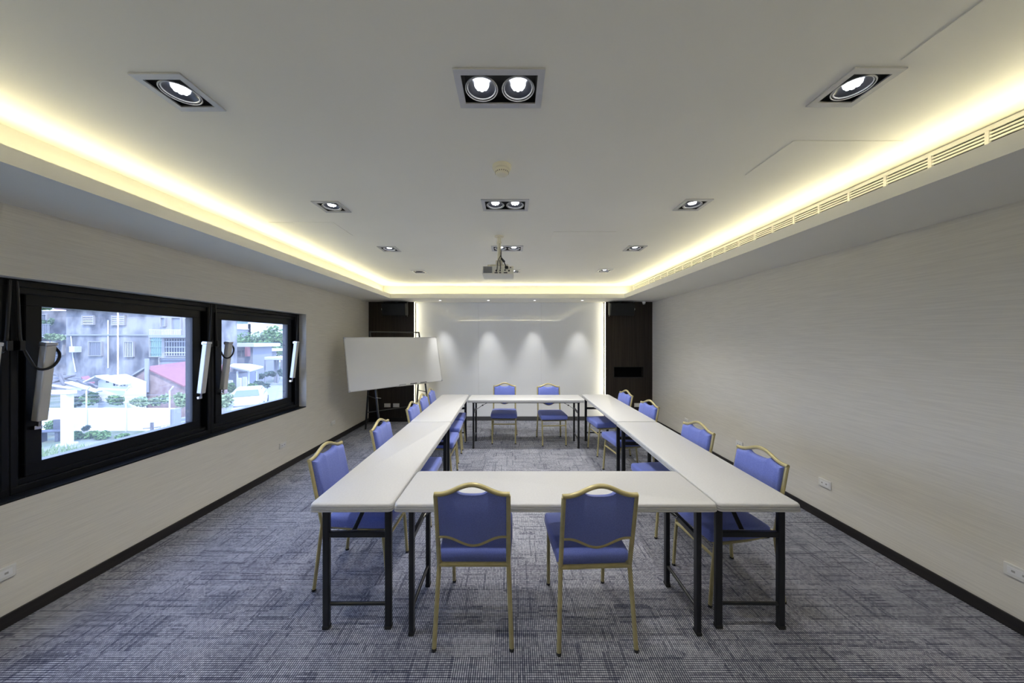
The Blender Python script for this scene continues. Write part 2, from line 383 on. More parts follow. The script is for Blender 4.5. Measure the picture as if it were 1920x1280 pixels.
# access hatches
def hatch(x0, y0, x1, y1, label):
    x0, y0, x1, y1 = (KC * q for q in (x0, y0, x1, y1))
    mb = MB(); z = ZC
    mb.box((x0, y0, z - 0.0035), (x1, y1, z - 0.0005), 0.0012, 1)
    tag(mb.build('ceiling_hatch', 'ceil'), label, 'hatch', 'ceiling access hatches')
def cp(px, py, z=ZC):
    d = (z - EYE) * F_PX / (CY - py); return ((px - CX) * d / F_PX, d)
hatch(1.409, 1.593, 1.958, 1.926, 'flush ceiling hatch between the first and second rows of lights')
hatch(1.385, 0.60, 1.95, 1.136, 'large flush ceiling hatch cut by the top edge, above the nearest grille end')
hatch(0.387, 2.925, 0.968, 3.254, 'flush ceiling hatch beside the projector pole')
hatch(-2.05, 2.690, -1.505, 3.028, 'flush ceiling hatch close to the window side cove')

# smoke detector
t = thing('smoke_detector', 'round cream smoke detector on the ceiling', 'smoke detector', (-0.055 * KC, 1.83 * KC, ZC)); t.scale = (KC, KC, KC)
MB().lathe([(0.055, 0), (0.055, -0.012), (0.050, -0.020), (0.044, -0.022)], n=32).build('base', 'cream', t, True)
MB().lathe([(0.043, -0.022), (0.042, -0.034), (0.034, -0.046), (0.028, -0.050), (0.004, -0.051)], n=32).build('sensor_head', 'cream', t, True)
mb = MB()
for k in range(20):
    a = 2 * PI * k / 20
    mb.bar((0.0405 * math.cos(a), 0.0405 * math.sin(a), -0.030), (0.0375 * math.cos(a), 0.0375 * math.sin(a), -0.041), 0.004, 0.003, (math.cos(a), math.sin(a), 0), 0)
mb.build('vent_slots', 'marker', t)

# mini downlights over the white wall
for i, x in enumerate((-1.40, -0.455, 0.455, 1.39)):
    t = thing('mini_downlight', ['tiny round soffit light nearest the whiteboard', 'tiny round soffit light above the left far chair', 'tiny round soffit light above the right far chair', 'tiny round soffit light beside the dark panel with the niche'][i], 'ceiling light', (x, 6.26, ZS), 0, 'tiny lights over the white wall')
    MB().lathe([(0.034, 0), (0.034, -0.004), (0.026, -0.005), (0.025, -0.001)], n=20, cap1=False).build('trim_ring', 'white', t, True)
    MB().lathe([(0.025, -0.0012), (0.002, -0.0013)], n=16).build('lens', 'mini', t)
    spot('mini_beam', (0, 0, -0.012), MINI_W, math.radians(42), 1.0, (0.98, 0.97, 0.96), t, (0, 0.21, -1), 0.015)

# ------------------------------------------------------------------ far wall: white glass, dark veneer panels
PL, PR = -1.987, 1.921
w3 = (PR - PL) / 3
for i, lb in enumerate(('white back-painted glass wall panel behind the whiteboard', 'white back-painted glass wall panel in the middle of the far wall', 'white back-painted glass wall panel next to the niche panel')):
    o = MB().box((-w3 / 2 + 0.001, 0, 0.085), (w3 / 2 - 0.001, 0.012, ZS - 0.001), 0.001, 1).build('glass_wall_panel', 'glassboard', loc=(PL + w3 * (i + 0.5), YB - 0.014, 0))
    o.rotation_euler = (math.radians((-0.12, 0.10, 0.0)[i]) * 0.3, 0, math.radians((0.25, -0.15, 0.1)[i]) * 0.4)
    tag(o, lb, 'wall panel', 'white glass wall panels')
struct(MB().box((PL, YB - 0.022, 0), (PR, YB, 0.083), 0.002).build('baseboard_back', 'basegrey'), 'grey skirting under the white glass wall', 'baseboard')
def veneer(x0, x1, label, niche=None):
    t = thing('veneer_wall_panel', label, 'wall panel', (0, YB, 0), 0, 'dark veneer wall panels')
    m = MB(); y0 = -0.11
    if niche:
        nx0, nx1, nz0, nz1 = niche
        m.box((x0, y0, 0), (nx0, 0, ZS)).box((nx1, y0, 0), (x1, 0, ZS)).box((nx0, y0, 0), (nx1, 0, nz0)).box((nx0, y0, nz1), (nx1, 0, ZS))
        m.build('veneer', 'wood', t)
        MB().box((nx0, -0.012, nz0), (nx1, -0.002, nz1)).build('niche_back', 'dark', t)
        f = MB(); e = 0.008
        f.box((nx0 - e, y0 - 0.003, nz1), (nx1 + e, y0, nz1 + e)).box((nx0 - e, y0 - 0.003, nz0 - e), (nx1 + e, y0, nz0)).box((nx0 - e, y0 - 0.003, nz0), (nx0, y0, nz1)).box((nx1, y0 - 0.003, nz0), (nx1 + e, y0, nz1))
        f.build('niche_rim', 'blackbox', t)
    else:
        m.box((x0, y0, 0), (x1, 0, ZS)); m.build('veneer', 'wood', t)
    MB().box((x0, y0 - 0.008, 0), (x1, y0, BH)).build('skirting', 'base', t)
veneer(XL, PL, 'dark brown veneer panel behind the whiteboard easel')
veneer(PR, XR, 'dark brown veneer panel with a black niche', (2.10, 2.695, 0.905, 1.115))
tag(MB().box((PL, YB - 0.108, 0.09), (PL + 0.004, YB - 0.088, ZS - 0.01)).build('edge_light_strip', 'side'), 'warm vertical light strip between white glass and whiteboard side dark panel', 'light strip', 'vertical edge lights')
tag(MB().box((PR - 0.004, YB - 0.108, 0.09), (PR, YB - 0.088, ZS - 0.01)).build('edge_light_strip', 'side'), 'warm vertical light strip between white glass and niche panel', 'light strip', 'vertical edge lights')

# wall speakers
def speaker(x, side, label):
    t = thing('wall_speaker', label, 'speaker', (x, YB - 0.11, 2.285), 0, 'wall speakers')
    m = MB(); w = 0.235
    mt = Matrix.Translation((0, -0.14, 0)) @ Matrix.Rotation(math.radians(9), 4, 'X')
    m.box((-w, -0.10, -0.125), (w, 0.10, 0.125), 0.02, 3, mt); m.build('cabinet', 'speaker', t, True)
    m = MB(); m.box((-w + 0.012, -0.106, -0.112), (w - 0.012, -0.098, 0.112), 0.004, 2, mt); m.build('grille_cloth', 'speaker', t)
    m = MB()
    m.bar((-w - 0.012, -0.14, 0.145), (w + 0.012, -0.14, 0.145), 0.035, 0.005).bar((side * (w + 0.01), -0.14, 0.145), (side * (w + 0.01), -0.15, -0.15), 0.03, 0.005, (1, 0, 0)).bar((-side * (w + 0.01), -0.14, 0.145), (-side * (w + 0.01), -0.14, 0.03), 0.03, 0.005, (1, 0, 0))
    m.bar((0, -0.14, 0.145), (0, 0.0, 0.145), 0.05, 0.006); m.build('bracket', 'basegrey', t)
    m = MB(); mk = Matrix.Rotation(PI / 2, 4, 'Y')
    m.lathe([(0.022, -0.012), (0.022, 0.012)], (-side * (w + 0.022), -0.14, 0.0), 14, mat=mk); m.build('knob', 'alu', t, True)
speaker(-2.325, 1, 'black wall speaker hung high above the whiteboard')
speaker(2.195, -1, 'black wall speaker hung high above the niche')
t = thing('dome_camera', 'small white dome camera tucked under the soffit corner', 'camera', (2.69, 6.48, ZS))
MB().lathe([(0.035, 0), (0.034, -0.022), (0.03, -0.026)], n=24).build('base', 'white', t, True)
MB().lathe([(0.029, -0.026), (0.026, -0.045), (0.016, -0.058), (0.002, -0.062)], n=24).build('dome', 'silver', t, True)
MB().lathe([(0.010, -0.03), (0.009, -0.062), (0.002, -0.066)], (0.0, -0.012, 0.0), 12).build('lens', 'marker', t, True)

# outlets
def outlet(loc, nrm, label, w=0.118, h=0.072, blank=False):
    t = thing('wall_outlet', label, 'outlet', loc, {'x': PI / 2, '-x': -PI / 2, '-y': 0}[nrm], 'wall outlets')
    MB().box((-w / 2, -0.010, -h / 2), (w / 2, 0, h / 2), 0.003).build('cover_plate', 'outlet', t)
    m = MB(); m.box((-w * 0.36, -0.012, -h * 0.28), (w * 0.36, -0.0095, h * 0.28), 0.001); m.build('socket_face', 'white', t)
    if not blank:
        for sx in (-0.02, 0.02): MB().box((sx - 0.007, -0.0126, -0.006), (sx + 0.007, -0.0118, 0.006), 0).build('socket_opening', 'extgrey_in', t)
def wy(px, X): return X * F_PX / (px - CX)
def wz(py, d): return EYE - (py - CY) * d / F_PX
for px, py, lb in ((529.5, 834, 'white outlet low on the window wall beyond the window corner'), (624, 792, 'faint outlet low on the window wall near the easel'), (-2, 1079, 'outlet low on the window wall cut by the left image edge')):
    d = wy(px, XL); outlet((XL, d, wz(py, d)), 'x', lb)
for px, py, lb in ((1547.5, 906, 'white outlet on the bare right wall, level with the near tables'), (1387, 832, 'white outlet on the right wall just above the nearest right chair'), (1288, 788.5, 'outlet on the right wall showing over the second right chair'), (1914, 1076, 'outlet low on the right wall cut by the right image edge')):
    d = wy(px, XR); outlet((XR, d, wz(py, d)), '-x', lb)
dd = YB - 0.11
for px, py, lb in ((726.5, 759.5, 'beige outlet on the dark panel, closer to the easel leg'), (743, 759.5, 'beige outlet on the dark panel, closer to the white glass'), (1195, 759, 'beige outlet low on the dark panel with the niche')):
    outlet(((px - CX) * dd / F_PX, dd, wz(py, dd)), '-y', lb, 0.128, 0.078, True)

# ------------------------------------------------------------------ windows
FX0, FX1 = -3.16, -3.02          # frame depth (outside, room side)
GZ0, GZ1 = 0.876, 1.879
PANES = [(0.78, 1.77), (2.07, 3.057), (3.356, 4.355)]
t0 = None
MULL = [(-0.10, 0.60), (1.77 + 0.115, 2.07 - 0.115), (3.057 + 0.115, 3.356 - 0.115), (4.355 + 0.10, WY1)]
names = ('far left bay of the black window band, mostly cut by the image edge', 'wide middle bay of the black window band, looking onto the stained concrete building', 'far bay of the black window band, looking onto the parked white car')
BAY = [(-0.10, 1.92), (1.92, 3.2065), (3.2065, WY1)]
for i, (y0, y1) in enumerate(PANES):
    b0, b1 = BAY[i]
    t = bpy.data.objects.new('window_%d' % (i + 1), None); COL.objects.link(t); t.location = (0, b0, WX1)
    struct(t, names[i], 'window'); off = Vector((0, -b0, -WX1))
    def BX(m, lo, hi, bv=0.004): m.box(Vector(lo) + off, Vector(hi) + off, bv, 1)
    m = MB(); e = 0.115
    if i == 0: s0, s1 = 0.60, y1 + e
    elif i == 2: s0, s1 = y0 - e, y1 + 0.10
    else: s0, s1 = y0 - e, y1 + e
    # outer frame with a stepped head
    BX(m, (FX0, b0, WX0 - 0.045), (FX1, b1, WX0 - 0.002)); BX(m, (FX0, b0, WX0 - 0.085), (FX1 - 0.018, b1, WX0 - 0.043))
    BX(m, (FX0, b0, WX1 + 0.002), (FX1, b1, WX1 + 0.055)); BX(m, (FX0, b0, WX1 + 0.053), (FX1 - 0.02, b1, WX1 + 0.09))
    BX(m, (FX0, b0, WX1 + 0.05), (FX1, s0, WX0 - 0.04)); BX(m, (FX0, s1, WX1 + 0.05), (FX1, b1, WX0 - 0.04))
    BX(m, (XL - 0.10, b0, WX1), (XL - 0.002, b1, WX1 + 0.012), 0.002)
    m.build('frame', 'winframe', t)
    m = MB(); q0, q1 = y0 - 0.07, y1 + 0.07
    X0, X1 = -3.125, -3.05
    BX(m, (X0, q0, GZ1 - 0.004), (X1, q1, GZ1 + 0.078)); BX(m, (X0, q0, GZ0 - 0.078), (X1, q1, GZ0 + 0.004))
    BX(m, (X0, q0, GZ0), (X1, y0 + 0.004, GZ1)); BX(m, (X0, y1 - 0.004, GZ0), (X1, q1, GZ1))
    m2 = m
    BX(m2, (-3.11, s0 - 0.002, WX1 + 0.085), (-3.085, q0 + 0.002, WX0 - 0.08), 0); BX(m2, (-3.11, q1 - 0.002, WX1 + 0.085), (-3.085, s1 + 0.002, WX0 - 0.08), 0)
    BX(m2, (-3.11, q0, GZ1 + 0.07), (-3.085, q1, WX0 - 0.08), 0); BX(m2, (-3.11, q0, WX1 + 0.085), (-3.085, q1, GZ0 - 0.07), 0)
    sash = m2.build('sash', 'winframe', t)
    m = MB(); BX(m, (-3.074, y0, GZ0), (-3.068, y1, GZ1), 0); m.build('pane', 'pane', sash)

# window openers: slim silver actuator bars with brackets and cable
def opener(y, sgn, label, loop=False):
    t = thing('window_opener', label, 'window opener', (0, y, 1.38), 0, 'silver window opener bars')
    top = Vector((-2.955, 0, 0.245)); bot = Vector((-3.012, 0, -0.235))
    m = MB(); ax = (top - bot).normalized(); m.bar(bot, top, 0.048, 0.046, (1, 0, 0), 0.006); m.build('housing', 'opener', t)
    m = MB(); m.bar(top, top + ax * 0.022, 0.054, 0.05, (1, 0, 0), 0.004).box((-3.0, -0.012, 0.235), (-2.955, 0.012, 0.262), 0.003); m.build('end_cap', 'alu', t)
    m = MB(); m.tube([bot, bot - ax * 0.035], 0.009, 8).box((bot.x - 0.045, -0.018, bot.z - 0.055), (bot.x - 0.005, 0.018, bot.z - 0.03), 0.003); m.build('rod_end', 'chrome', t)
    m = MB()
    p = [top + ax * 0.02]
    yy = sgn * 0.085
    if loop:
        p += [Vector((-2.945, 0.02, 0.24)), Vector((-2.935, 0.045, 0.18)), Vector((-2.94, 0.01, 0.10)), Vector((-2.955, -0.05, 0.09)), Vector((-2.98, yy * 0.8, 0.17)), Vector((-3.005, yy, 0.26))]
    else:
        p += [Vector((-2.965, yy * 0.25, 0.25)), Vector((-2.985, yy * 0.55, 0.20)), Vector((-3.0, yy * 0.85, 0.22)), Vector((-3.008, yy, 0.29))]
    p += [Vector((-3.006, yy * 1.05, 0.42)), Vector((-3.004, yy * 1.1, 0.55)), Vector((-3.006, yy * 1.15, 0.64))]
    # smooth the polyline
    for _ in range(2):
        q = [p[0]]
        for a, b in zip(p, p[1:]): q += [a.lerp(b, .25), a.lerp(b, .75)]
        q.append(p[-1]); p = q
    m.tube(p, 0.0075, 8); m.build('cable', 'cable', t, True)
    m = MB(); m.box((-3.018, yy - 0.012, 0.215), (-2.985, yy + 0.012, 0.275), 0.003); m.build('cable_clip', 'blackmetal', t)
opener(2.035, -1, 'silver window opener bar with a looped cable, on the near side of the middle window', True)
opener(3.095, 1, 'bright silver window opener bar on the far side of the middle window')
opener(3.335, -1, 'shaded window opener bar on the near side of the far window', True)
opener(4.385, 1, 'bright silver window opener bar on the far side of the far window')
opener(1.815, 1, 'window opener bar at the left image edge')

# ------------------------------------------------------------------ folding tables
TZ, TT = 0.755, 0.045
TL_, TW_ = 1.792, 0.460
def rrect(hx, hy, r, z, n=6):
    out = []
    for sx, sy, a0 in ((1, 1, 0), (-1, 1, PI / 2), (-1, -1, PI), (1, -1, 3 * PI / 2)):
        for k in range(n + 1):
            a = a0 + PI / 2 * k / n
            out.append(Vector((sx * (hx - r) + r * math.cos(a), sy * (hy - r) + r * math.sin(a), z)))
    return out
def make_table():
    t = thing('folding_table', 'x', 'table')
    prof = [(0.012, TZ - TT), (0.003, TZ - TT + 0.001), (0.0, TZ - TT + 0.004), (0.0, TZ - 0.033), (0.006, TZ - 0.031), (0.0005, TZ - 0.029), (0.001, TZ - 0.0195), (0.007, TZ - 0.0175), (0.0015, TZ - 0.0155), (0.003, TZ - 0.007), (0.006, TZ - 0.002), (0.011, TZ)]
    MB().rings([rrect(TL_ / 2 - i, TW_ / 2 - i, 0.026, z) for i, z in prof]).build('tabletop', 'table', t, True)
    for sx in (-1, 1):
        x = sx * (TL_ / 2 - 0.088)
        for sy in (-1, 1):
            y = sy * 0.178
            lg = MB().box((x - 0.014, y - 0.019, 0.006), (x + 0.014, y + 0.019, TZ - TT + 0.004), 0.006, 2).build('leg', 'blackmetal', t)
            MB().box((x - 0.0155, y - 0.0205, 0.0), (x + 0.0155, y + 0.0205, 0.022), 0.004).build('foot_cap', 'rubber', lg)
        MB().box((x - 0.011, -0.178, 0.525), (x + 0.011, 0.178, 0.557), 0.003).build('upper_crossbar', 'blackmetal', t)
        MB().tube([(x, -0.165, 0.14), (x, 0.165, 0.14)], 0.010, 10).build('lower_crossbar', 'blackmetal', t, True)
        m = MB(); a = Vector((x - sx * 0.015, 0.03, 0.55)); b = Vector((x - sx * 0.27, 0.0, TZ - TT - 0.006)); c = a.lerp(b, 0.42) + Vector((0, 0, 0.008))
        m.bar(a, c, 0.026, 0.006).bar(c, b, 0.022, 0.006).box(c - Vector((0.012, 0.016, 0.008)), c + Vector((0.012, 0.016, 0.008)), 0.003)
        br = m.build('folding_brace', 'blackmetal', t)
        MB().tube([a + Vector((0, -0.02, 0)), a + Vector((0, 0.02, 0))], 0.006, 8).build('rivet', 'chrome', br)
    MB().box((-TL_ / 2 + 0.07, -0.2, TZ - TT - 0.012), (TL_ / 2 - 0.07, -0.185, TZ - TT + 0.002)).box((-TL_ / 2 + 0.07, 0.185, TZ - TT - 0.012), (TL_ / 2 - 0.07, 0.2, TZ - TT + 0.002)).build('underframe', 'blackmetal', t)
    return t
TABLES = [(-0.892, 2.648, PI / 2 + 0.006, 'white folding table on the window side, nearer half of the left row'),
          (-0.919, 4.448, PI / 2 + 0.020, 'white folding table on the window side, farther half of the left row'),
          (1.383, 2.650, PI / 2 - 0.012, 'white folding table in the right row, near end, beside the bare wall'),
          (1.402, 4.458, PI / 2 - 0.004, 'white folding table in the right row, far end'),
          (0.2445, 1.982, 0.0, 'white folding table across the near end, behind the two closest chairs'),
          (0.224, 5.085, 0.0, 'white folding table across the far end, before the white glass wall')]
tp = make_table()
for i, (x, y, rz, lb) in enumerate(TABLES):
    o = tp if i == 0 else copy_tree(tp)
    o.location = (x, y, 0); o.rotation_euler = (0, 0, rz); tag(o, lb, 'table', 'white folding tables')

# ------------------------------------------------------------------ banquet chairs (local: faces +y)
def post_y(z):
    if z < 0.43: return -0.245 + 0.045 * (z / 0.43)
    return -0.200 - 0.088 * ((z - 0.43) / 0.43)
def post_x(z):
    if z < 0.43: return 0.208 - 0.018 * z / 0.43
    return 0.190
def arch(u):                         # height of the top rail above the post tops
    a = abs(u)
    return 0.0 if a > 0.88 else 0.052 * 0.5 * (1 + math.cos(PI * a / 0.88))
ZP = 0.848
def make_chair():
    t = thing('banquet_chair', 'x', 'chair')
    for s in (-1, 1):
        pts = [(s * post_x(z), post_y(z), z) for z in (0.004, 0.15, 0.30, 0.41, 0.43, 0.46, 0.58, 0.72, ZP)]
        rl = MB().tube(pts, 0.0125, 10, 1.0, 0.9).build('rear_post', 'gold', t, True)
        MB().lathe([(0.013, 0), (0.0135, 0.012), (0.012, 0.014)], (s * 0.208, -0.245, 0), 10).build('foot_glide', 'rubber', rl, True)
        fl = MB().tube([(s * 0.186, 0.240, 0.004), (s * 0.188, 0.222, 0.25), (s * 0.190, 0.205, 0.402)], 0.0115, 10).build('front_leg', 'gold', t, True)
        MB().lathe([(0.0125, 0), (0.013, 0.012), (0.0115, 0.014)], (s * 0.186, 0.240, 0), 10).build('foot_glide', 'rubber', fl, True)
        MB().tube([(s * 0.190, 0.207, 0.392), (s * 0.190, 0.0, 0.402), (s * 0.190, -0.198, 0.428)], 0.0105, 8).build('side_rail', 'gold', t, True)
    N = 25; ty = post_y(ZP)
    MB().tube([(u * 0.1975, post_y(ZP) - 0.10 * arch(u), ZP + 0.006 + arch(u)) for u in [-1 + 2 * k / (N - 1) for k in range(N)]], 0.0125, 10).build('top_rail', 'gold', t, True)
    def low(u): a = abs(u); return 0.605 - (0.0 if a > 0.86 else 0.054 * 0.5 * (1 + math.cos(PI * a / 0.86)))
    MB().tube([(u * 0.186, post_y(low(u)) , low(u)) for u in [-1 + 2 * k / (N - 1) for k in range(N)]], 0.0095, 8).build('lower_back_rail', 'gold', t, True)
    MB().tube([(-0.188, -0.201, 0.430), (0.188, -0.201, 0.430)], 0.0125, 10).build('rear_rail', 'gold', t, True)
    MB().tube([(-0.188, 0.207, 0.392), (0.188, 0.207, 0.392)], 0.0105, 8).build('front_rail', 'gold', t, True)
    MB().tube([(-0.187, 0.217, 0.312), (0.187, 0.217, 0.312)], 0.010, 8).build('front_stretcher', 'gold', t, True)
    # back pad: outline in (u, z), front face padded
    def top(u):
        z = ZP + arch(u) - 0.004; a = abs(u) * 0.1975
        return z - (0.046 * (1 - (a / 0.088) ** 2) ** 0.8 if a < 0.088 else 0.0)
    K = 48; us = [-1 + 2 * k / K for k in range(K + 1)]; hw = 0.180
    def surf(off, inset):
        out = []
        cz = 0.72
        for u in us:
            z = top(u) ; z = cz + (z - cz) * (1 - inset / 0.15); x = u * (hw - inset); out.append(Vector((x, post_y(z) + off, z)))
        for u in us[::-1]:
            z = low(u) + 0.004; z = cz + (z - cz) * (1 - inset / 0.15); x = u * (hw - inset); out.append(Vector((x, post_y(z) + off, z)))
        return out
    def pad(levels, name):
        m = MB(); bm = m.bm
        R = [[bm.verts.new(p) for p in surf(o, i)] for o, i in levels]
        n = len(R[0])
        for a, b in zip(R, R[1:]):
            for k in range(n): bm.faces.new((a[k], a[(k + 1) % n], b[(k + 1) % n], b[k]))
        for r in (R[0], R[-1]):
            for k in range(K): bm.faces.new((r[k], r[k + 1], r[n - 2 - k], r[n - 1 - k]))
        return m.build(name, 'fabric', t, True)
    pad([(-0.006, 0.006), (-0.004, 0.0), (0.018, 0.0), (0.027, 0.005), (0.033, 0.014), (0.036, 0.030)], 'back_cushion')
    m = MB(); tmp = bmesh.new(); bmesh.ops.create_cube(tmp, size=1.0)
    for v in tmp.verts: v.co = Vector((v.co.x * 0.425, v.co.y * 0.43 + 0.045, v.co.z * 0.076 + 0.447))
    bmesh.ops.bevel(tmp, geom=tmp.edges[:], offset=0.022, segments=3, affect='EDGES', profile=0.5)
    bmesh.ops.subdivide_edges(tmp, edges=[e for e in tmp.edges if e.calc_length() > 0.2], cuts=5, use_grid_fill=True)
    for v in tmp.verts:
        if v.co.z > 0.47: v.co.z += 0.010 * max(0, 1 - (v.co.x / 0.21) ** 2) * max(0, 1 - ((v.co.y - 0.045) / 0.215) ** 2)
        k = 1.0 - 0.05 * max(0.0, -(v.co.y - 0.045) / 0.215)
        v.co.x *= k
    m.merge(tmp); m.build('seat_cushion', 'fabric', t, True)
    MB().box((-0.185, -0.17, 0.398), (0.185, 0.235, 0.411), 0.002).build('seat_board', 'rubber', t)
    return t
D = math.radians
CHAIRS = [(-0.2065, 1.950, 0.0, 'blue banquet chair with its back to the camera, nearest, left one of the near pair', 'chairs at the near cross table'),
          (0.447, 1.935, D(2.5), 'blue banquet chair with its back to the camera, nearest, right one of the near pair', 'chairs at the near cross table'),
          (-1.060, 2.315, D(-91), 'blue banquet chair closest to the camera on the window side', 'chairs on the window side'),
          (-0.960, 3.02, D(-90), 'second blue banquet chair from the camera on the window side', 'chairs on the window side'),
          (-0.930, 3.888, D(-90), 'third blue banquet chair from the camera on the window side', 'chairs on the window side'),
          (-0.965, 4.477, D(-88), 'fourth blue banquet chair on the window side, under the whiteboard corner', 'chairs on the window side'),
          (-0.985, 4.995, D(-88), 'blue banquet chair farthest from the camera on the window side', 'chairs on the window side'),
          (1.455, 2.195, D(96), 'blue banquet chair closest to the camera along the bare right wall', 'chairs along the right wall'),
          (1.425, 2.885, D(97), 'second blue banquet chair from the camera along the bare right wall', 'chairs along the right wall'),
          (1.445, 3.95, D(98), 'third blue banquet chair along the right wall, close to the dark panel', 'chairs along the right wall'),
          (1.440, 4.76, D(97), 'farthest blue banquet chair along the right wall, under the niche', 'chairs along the right wall'),
          (-0.122, 5.35, D(180), 'blue banquet chair facing the camera at the far table, left of the far pair', 'chairs at the far cross table'),
          (0.658, 5.255, D(184), 'blue banquet chair facing the camera at the far table, right of the far pair', 'chairs at the far cross table')]
ch = make_chair()
for i, (x, y, rz, lb, gp) in enumerate(CHAIRS):
    o = ch if i == 0 else copy_tree(ch)
    o.location = (x, y, 0); o.rotation_euler = (0, 0, rz); tag(o, lb, 'chair', gp)

# ------------------------------------------------------------------ whiteboard on its easel
yaw, tilt, roll = 0.841, 0.209, 0.009
u0 = Vector((math.cos(yaw), math.sin(yaw), 0)); nv = Vector((math.sin(yaw), -math.cos(yaw), 0))
v0 = Vector((0, 0, 1)) * math.cos(tilt) - nv * math.sin(tilt)
uu = u0 * math.cos(roll) + v0 * math.sin(roll); vv = v0 * math.cos(roll) - u0 * math.sin(roll); nn = uu.cross(vv)
BC = Vector((-2.06, 5.834, 1.279)) - Vector((0.0, 0.03, 0))
BM = Matrix((( uu.x, vv.x, nn.x, BC.x), (uu.y, vv.y, nn.y, BC.y), (uu.z, vv.z, nn.z, BC.z), (0, 0, 0, 1)))
t = thing('whiteboard', 'white glossy board tilted on a black easel near the window wall', 'whiteboard')
t.matrix_world = BM
hw, hh = 0.9, 0.45
MB().box((-hw + 0.008, -hh + 0.008, -0.018), (hw - 0.008, hh - 0.008, -0.001)).build('writing_surface', 'board', t)
m = MB(); e = 0.013
m.box((-hw, hh - e, -0.02), (hw, hh, 0.003), 0.002).box((-hw, -hh, -0.02), (hw, -hh + e, 0.003), 0.002).box((-hw, -hh, -0.02), (-hw + e, hh, 0.003), 0.002).box((hw - e, -hh, -0.02), (hw, hh, 0.003), 0.002)
m.build('aluminium_frame', 'alu', t)
for sx in (-1, 1):
    for sy in (-1, 1):
        x, y = sx * (hw - 0.012), sy * (hh - 0.012)
        MB().box((x - 0.014, y - 0.014, -0.022), (x + 0.014, y + 0.014, 0.005), 0.004).build('corner_cap', 'silver', t)
m = MB(); m.box((-0.10, -hh - 0.008, 0.0), (0.55, -hh + 0.002, 0.045), 0.001).box((-0.10, -hh - 0.008, 0.042), (0.55, -hh + 0.01, 0.045), 0.001).build('pen_tray', 'alu', t)
def on_tray(name, x, L, r, mat, label, cat):
    o = thing(name, label, cat); o.matrix_world = BM @ Matrix.Translation((x, -hh + 0.0145, 0.026))
    m = MB()
    if name == 'board_eraser': m.box((-L / 2, -0.010, -0.014), (L / 2, 0.014, 0.014), 0.003); m.build('felt_body', mat, o)
    else:
        m.tube([(-L / 2, 0, 0), (L * 0.2, 0, 0)], r, 10); m.build('barrel', mat, o, True)
        m = MB(); m.tube([(L * 0.2, 0, 0), (L / 2, 0, 0)], r * 1.08, 10); m.build('cap', 'rubber', o, True)
on_tray('board_eraser', 0.02, 0.12, 0, 'silver', 'grey board eraser on the whiteboard tray', 'eraser')
on_tray('marker_pen', 0.24, 0.13, 0.009, 'marker', 'dark marker pen on the whiteboard tray beside the eraser', 'marker')
on_tray('marker_pen', 0.45, 0.13, 0.009, 'marker', 'dark marker pen at the far end of the whiteboard tray', 'marker')
e = thing('easel', 'black steel A-frame easel holding the whiteboard', 'easel', (-2.1, 5.8, 0)); eo = Vector((-2.1, 5.8, 0))
def E(p): return Vector(p) - eo
def bpnt(x, y, z): return BM @ Vector((x, y, z))
for s, (x, rear) in ((-1, (-0.447, Vector((-2.69, 5.88, 0)))), (1, (0.53, Vector((-1.95, 6.50, 0))))):
    topp = bpnt(x, hh + 0.105, -0.045); low_ = bpnt(x, -hh, -0.045); d = (low_ - topp).normalized(); k = (0.012 - topp.z) / d.z
    foot = topp + d * k
    fl = MB().bar(E(foot), E(topp), 0.026, 0.026, (1, 0, 0)).build('front_leg', 'blackmetal', e)
    MB().lathe([(0.018, 0), (0.018, 0.014), (0.014, 0.02)], E((foot.x, foot.y, 0)), 12).build('foot_glide', 'chrome', fl, True)
    apex = topp + d * 0.32 + nn * (-0.02)
    rr = rear + Vector((0, 0, 0.012))
    rl = MB().bar(E(rr), E(apex), 0.026, 0.026, (1, 0, 0)).build('rear_leg', 'blackmetal', e)
    MB().lathe([(0.018, 0), (0.018, 0.014), (0.014, 0.02)], E(rear), 12).build('foot_glide', 'chrome', rl, True)
    zz = 0.66
    a = foot + (topp - foot) * (zz / topp.z); b = rr + (apex - rr) * (zz / apex.z)
    MB().bar(E(a), E(b), 0.02, 0.012).build('side_brace', 'blackmetal', e)
    if s < 0: LF, LR, LT = a, b, topp; lf0, lr0 = foot, rr; lap = apex
    else:
        MB().tube([E(LT), E(topp)], 0.013, 10).build('top_bar', 'blackmetal', e, True)
        q = 0.34
        MB().tube([E(lr0.lerp(lap, q / lap.z)), E(rr.lerp(apex, q / apex.z))], 0.010, 8).build('rear_stretcher', 'blackmetal', e, True)
MB().bar(E(LF + Vector((0, -0.01, 0.02))), E(LF + Vector((0.05, 0.05, 0.0))), 0.02, 0.012).build('locking_handle', 'chrome', e)

# ------------------------------------------------------------------ projector
t = thing('projector', 'cream projector hanging from the ceiling on a pole', 'projector', (-0.11 * KC, 3.06 * KC, ZC)); t.scale = (KC, KC, KC)
ZP_ = EYE + 1.0; po = Vector((-0.11, 3.06, ZP_))
def Q(p): return Vector(p) - po
m = MB(); m.lathe([(0.045, 0), (0.045, -0.006), (0.03, -0.010)], (-0.008, 0, 0), 20); m.build('ceiling_plate', 'cream', t, True)
m = MB(); m.tube([Q((-0.118, 3.06, ZP_ - 0.005)), Q((-0.118, 3.06, 2.40))], 0.018, 14).tube([Q((-0.118, 3.06, 2.60)), Q((-0.118, 3.06, 2.585))], 0.024, 14); m.build('pole', 'cream', t, True)
m = MB(); m.box(Q((-0.20, 3.03, 2.372)), Q((-0.03, 3.15, 2.380)), 0.002).box(Q((-0.23, 3.06, 2.36)), Q((-0.155, 3.08, 2.385)), 0.002).box(Q((-0.15, 3.035, 2.375)), Q((-0.085, 3.085, 2.42)), 0.004)
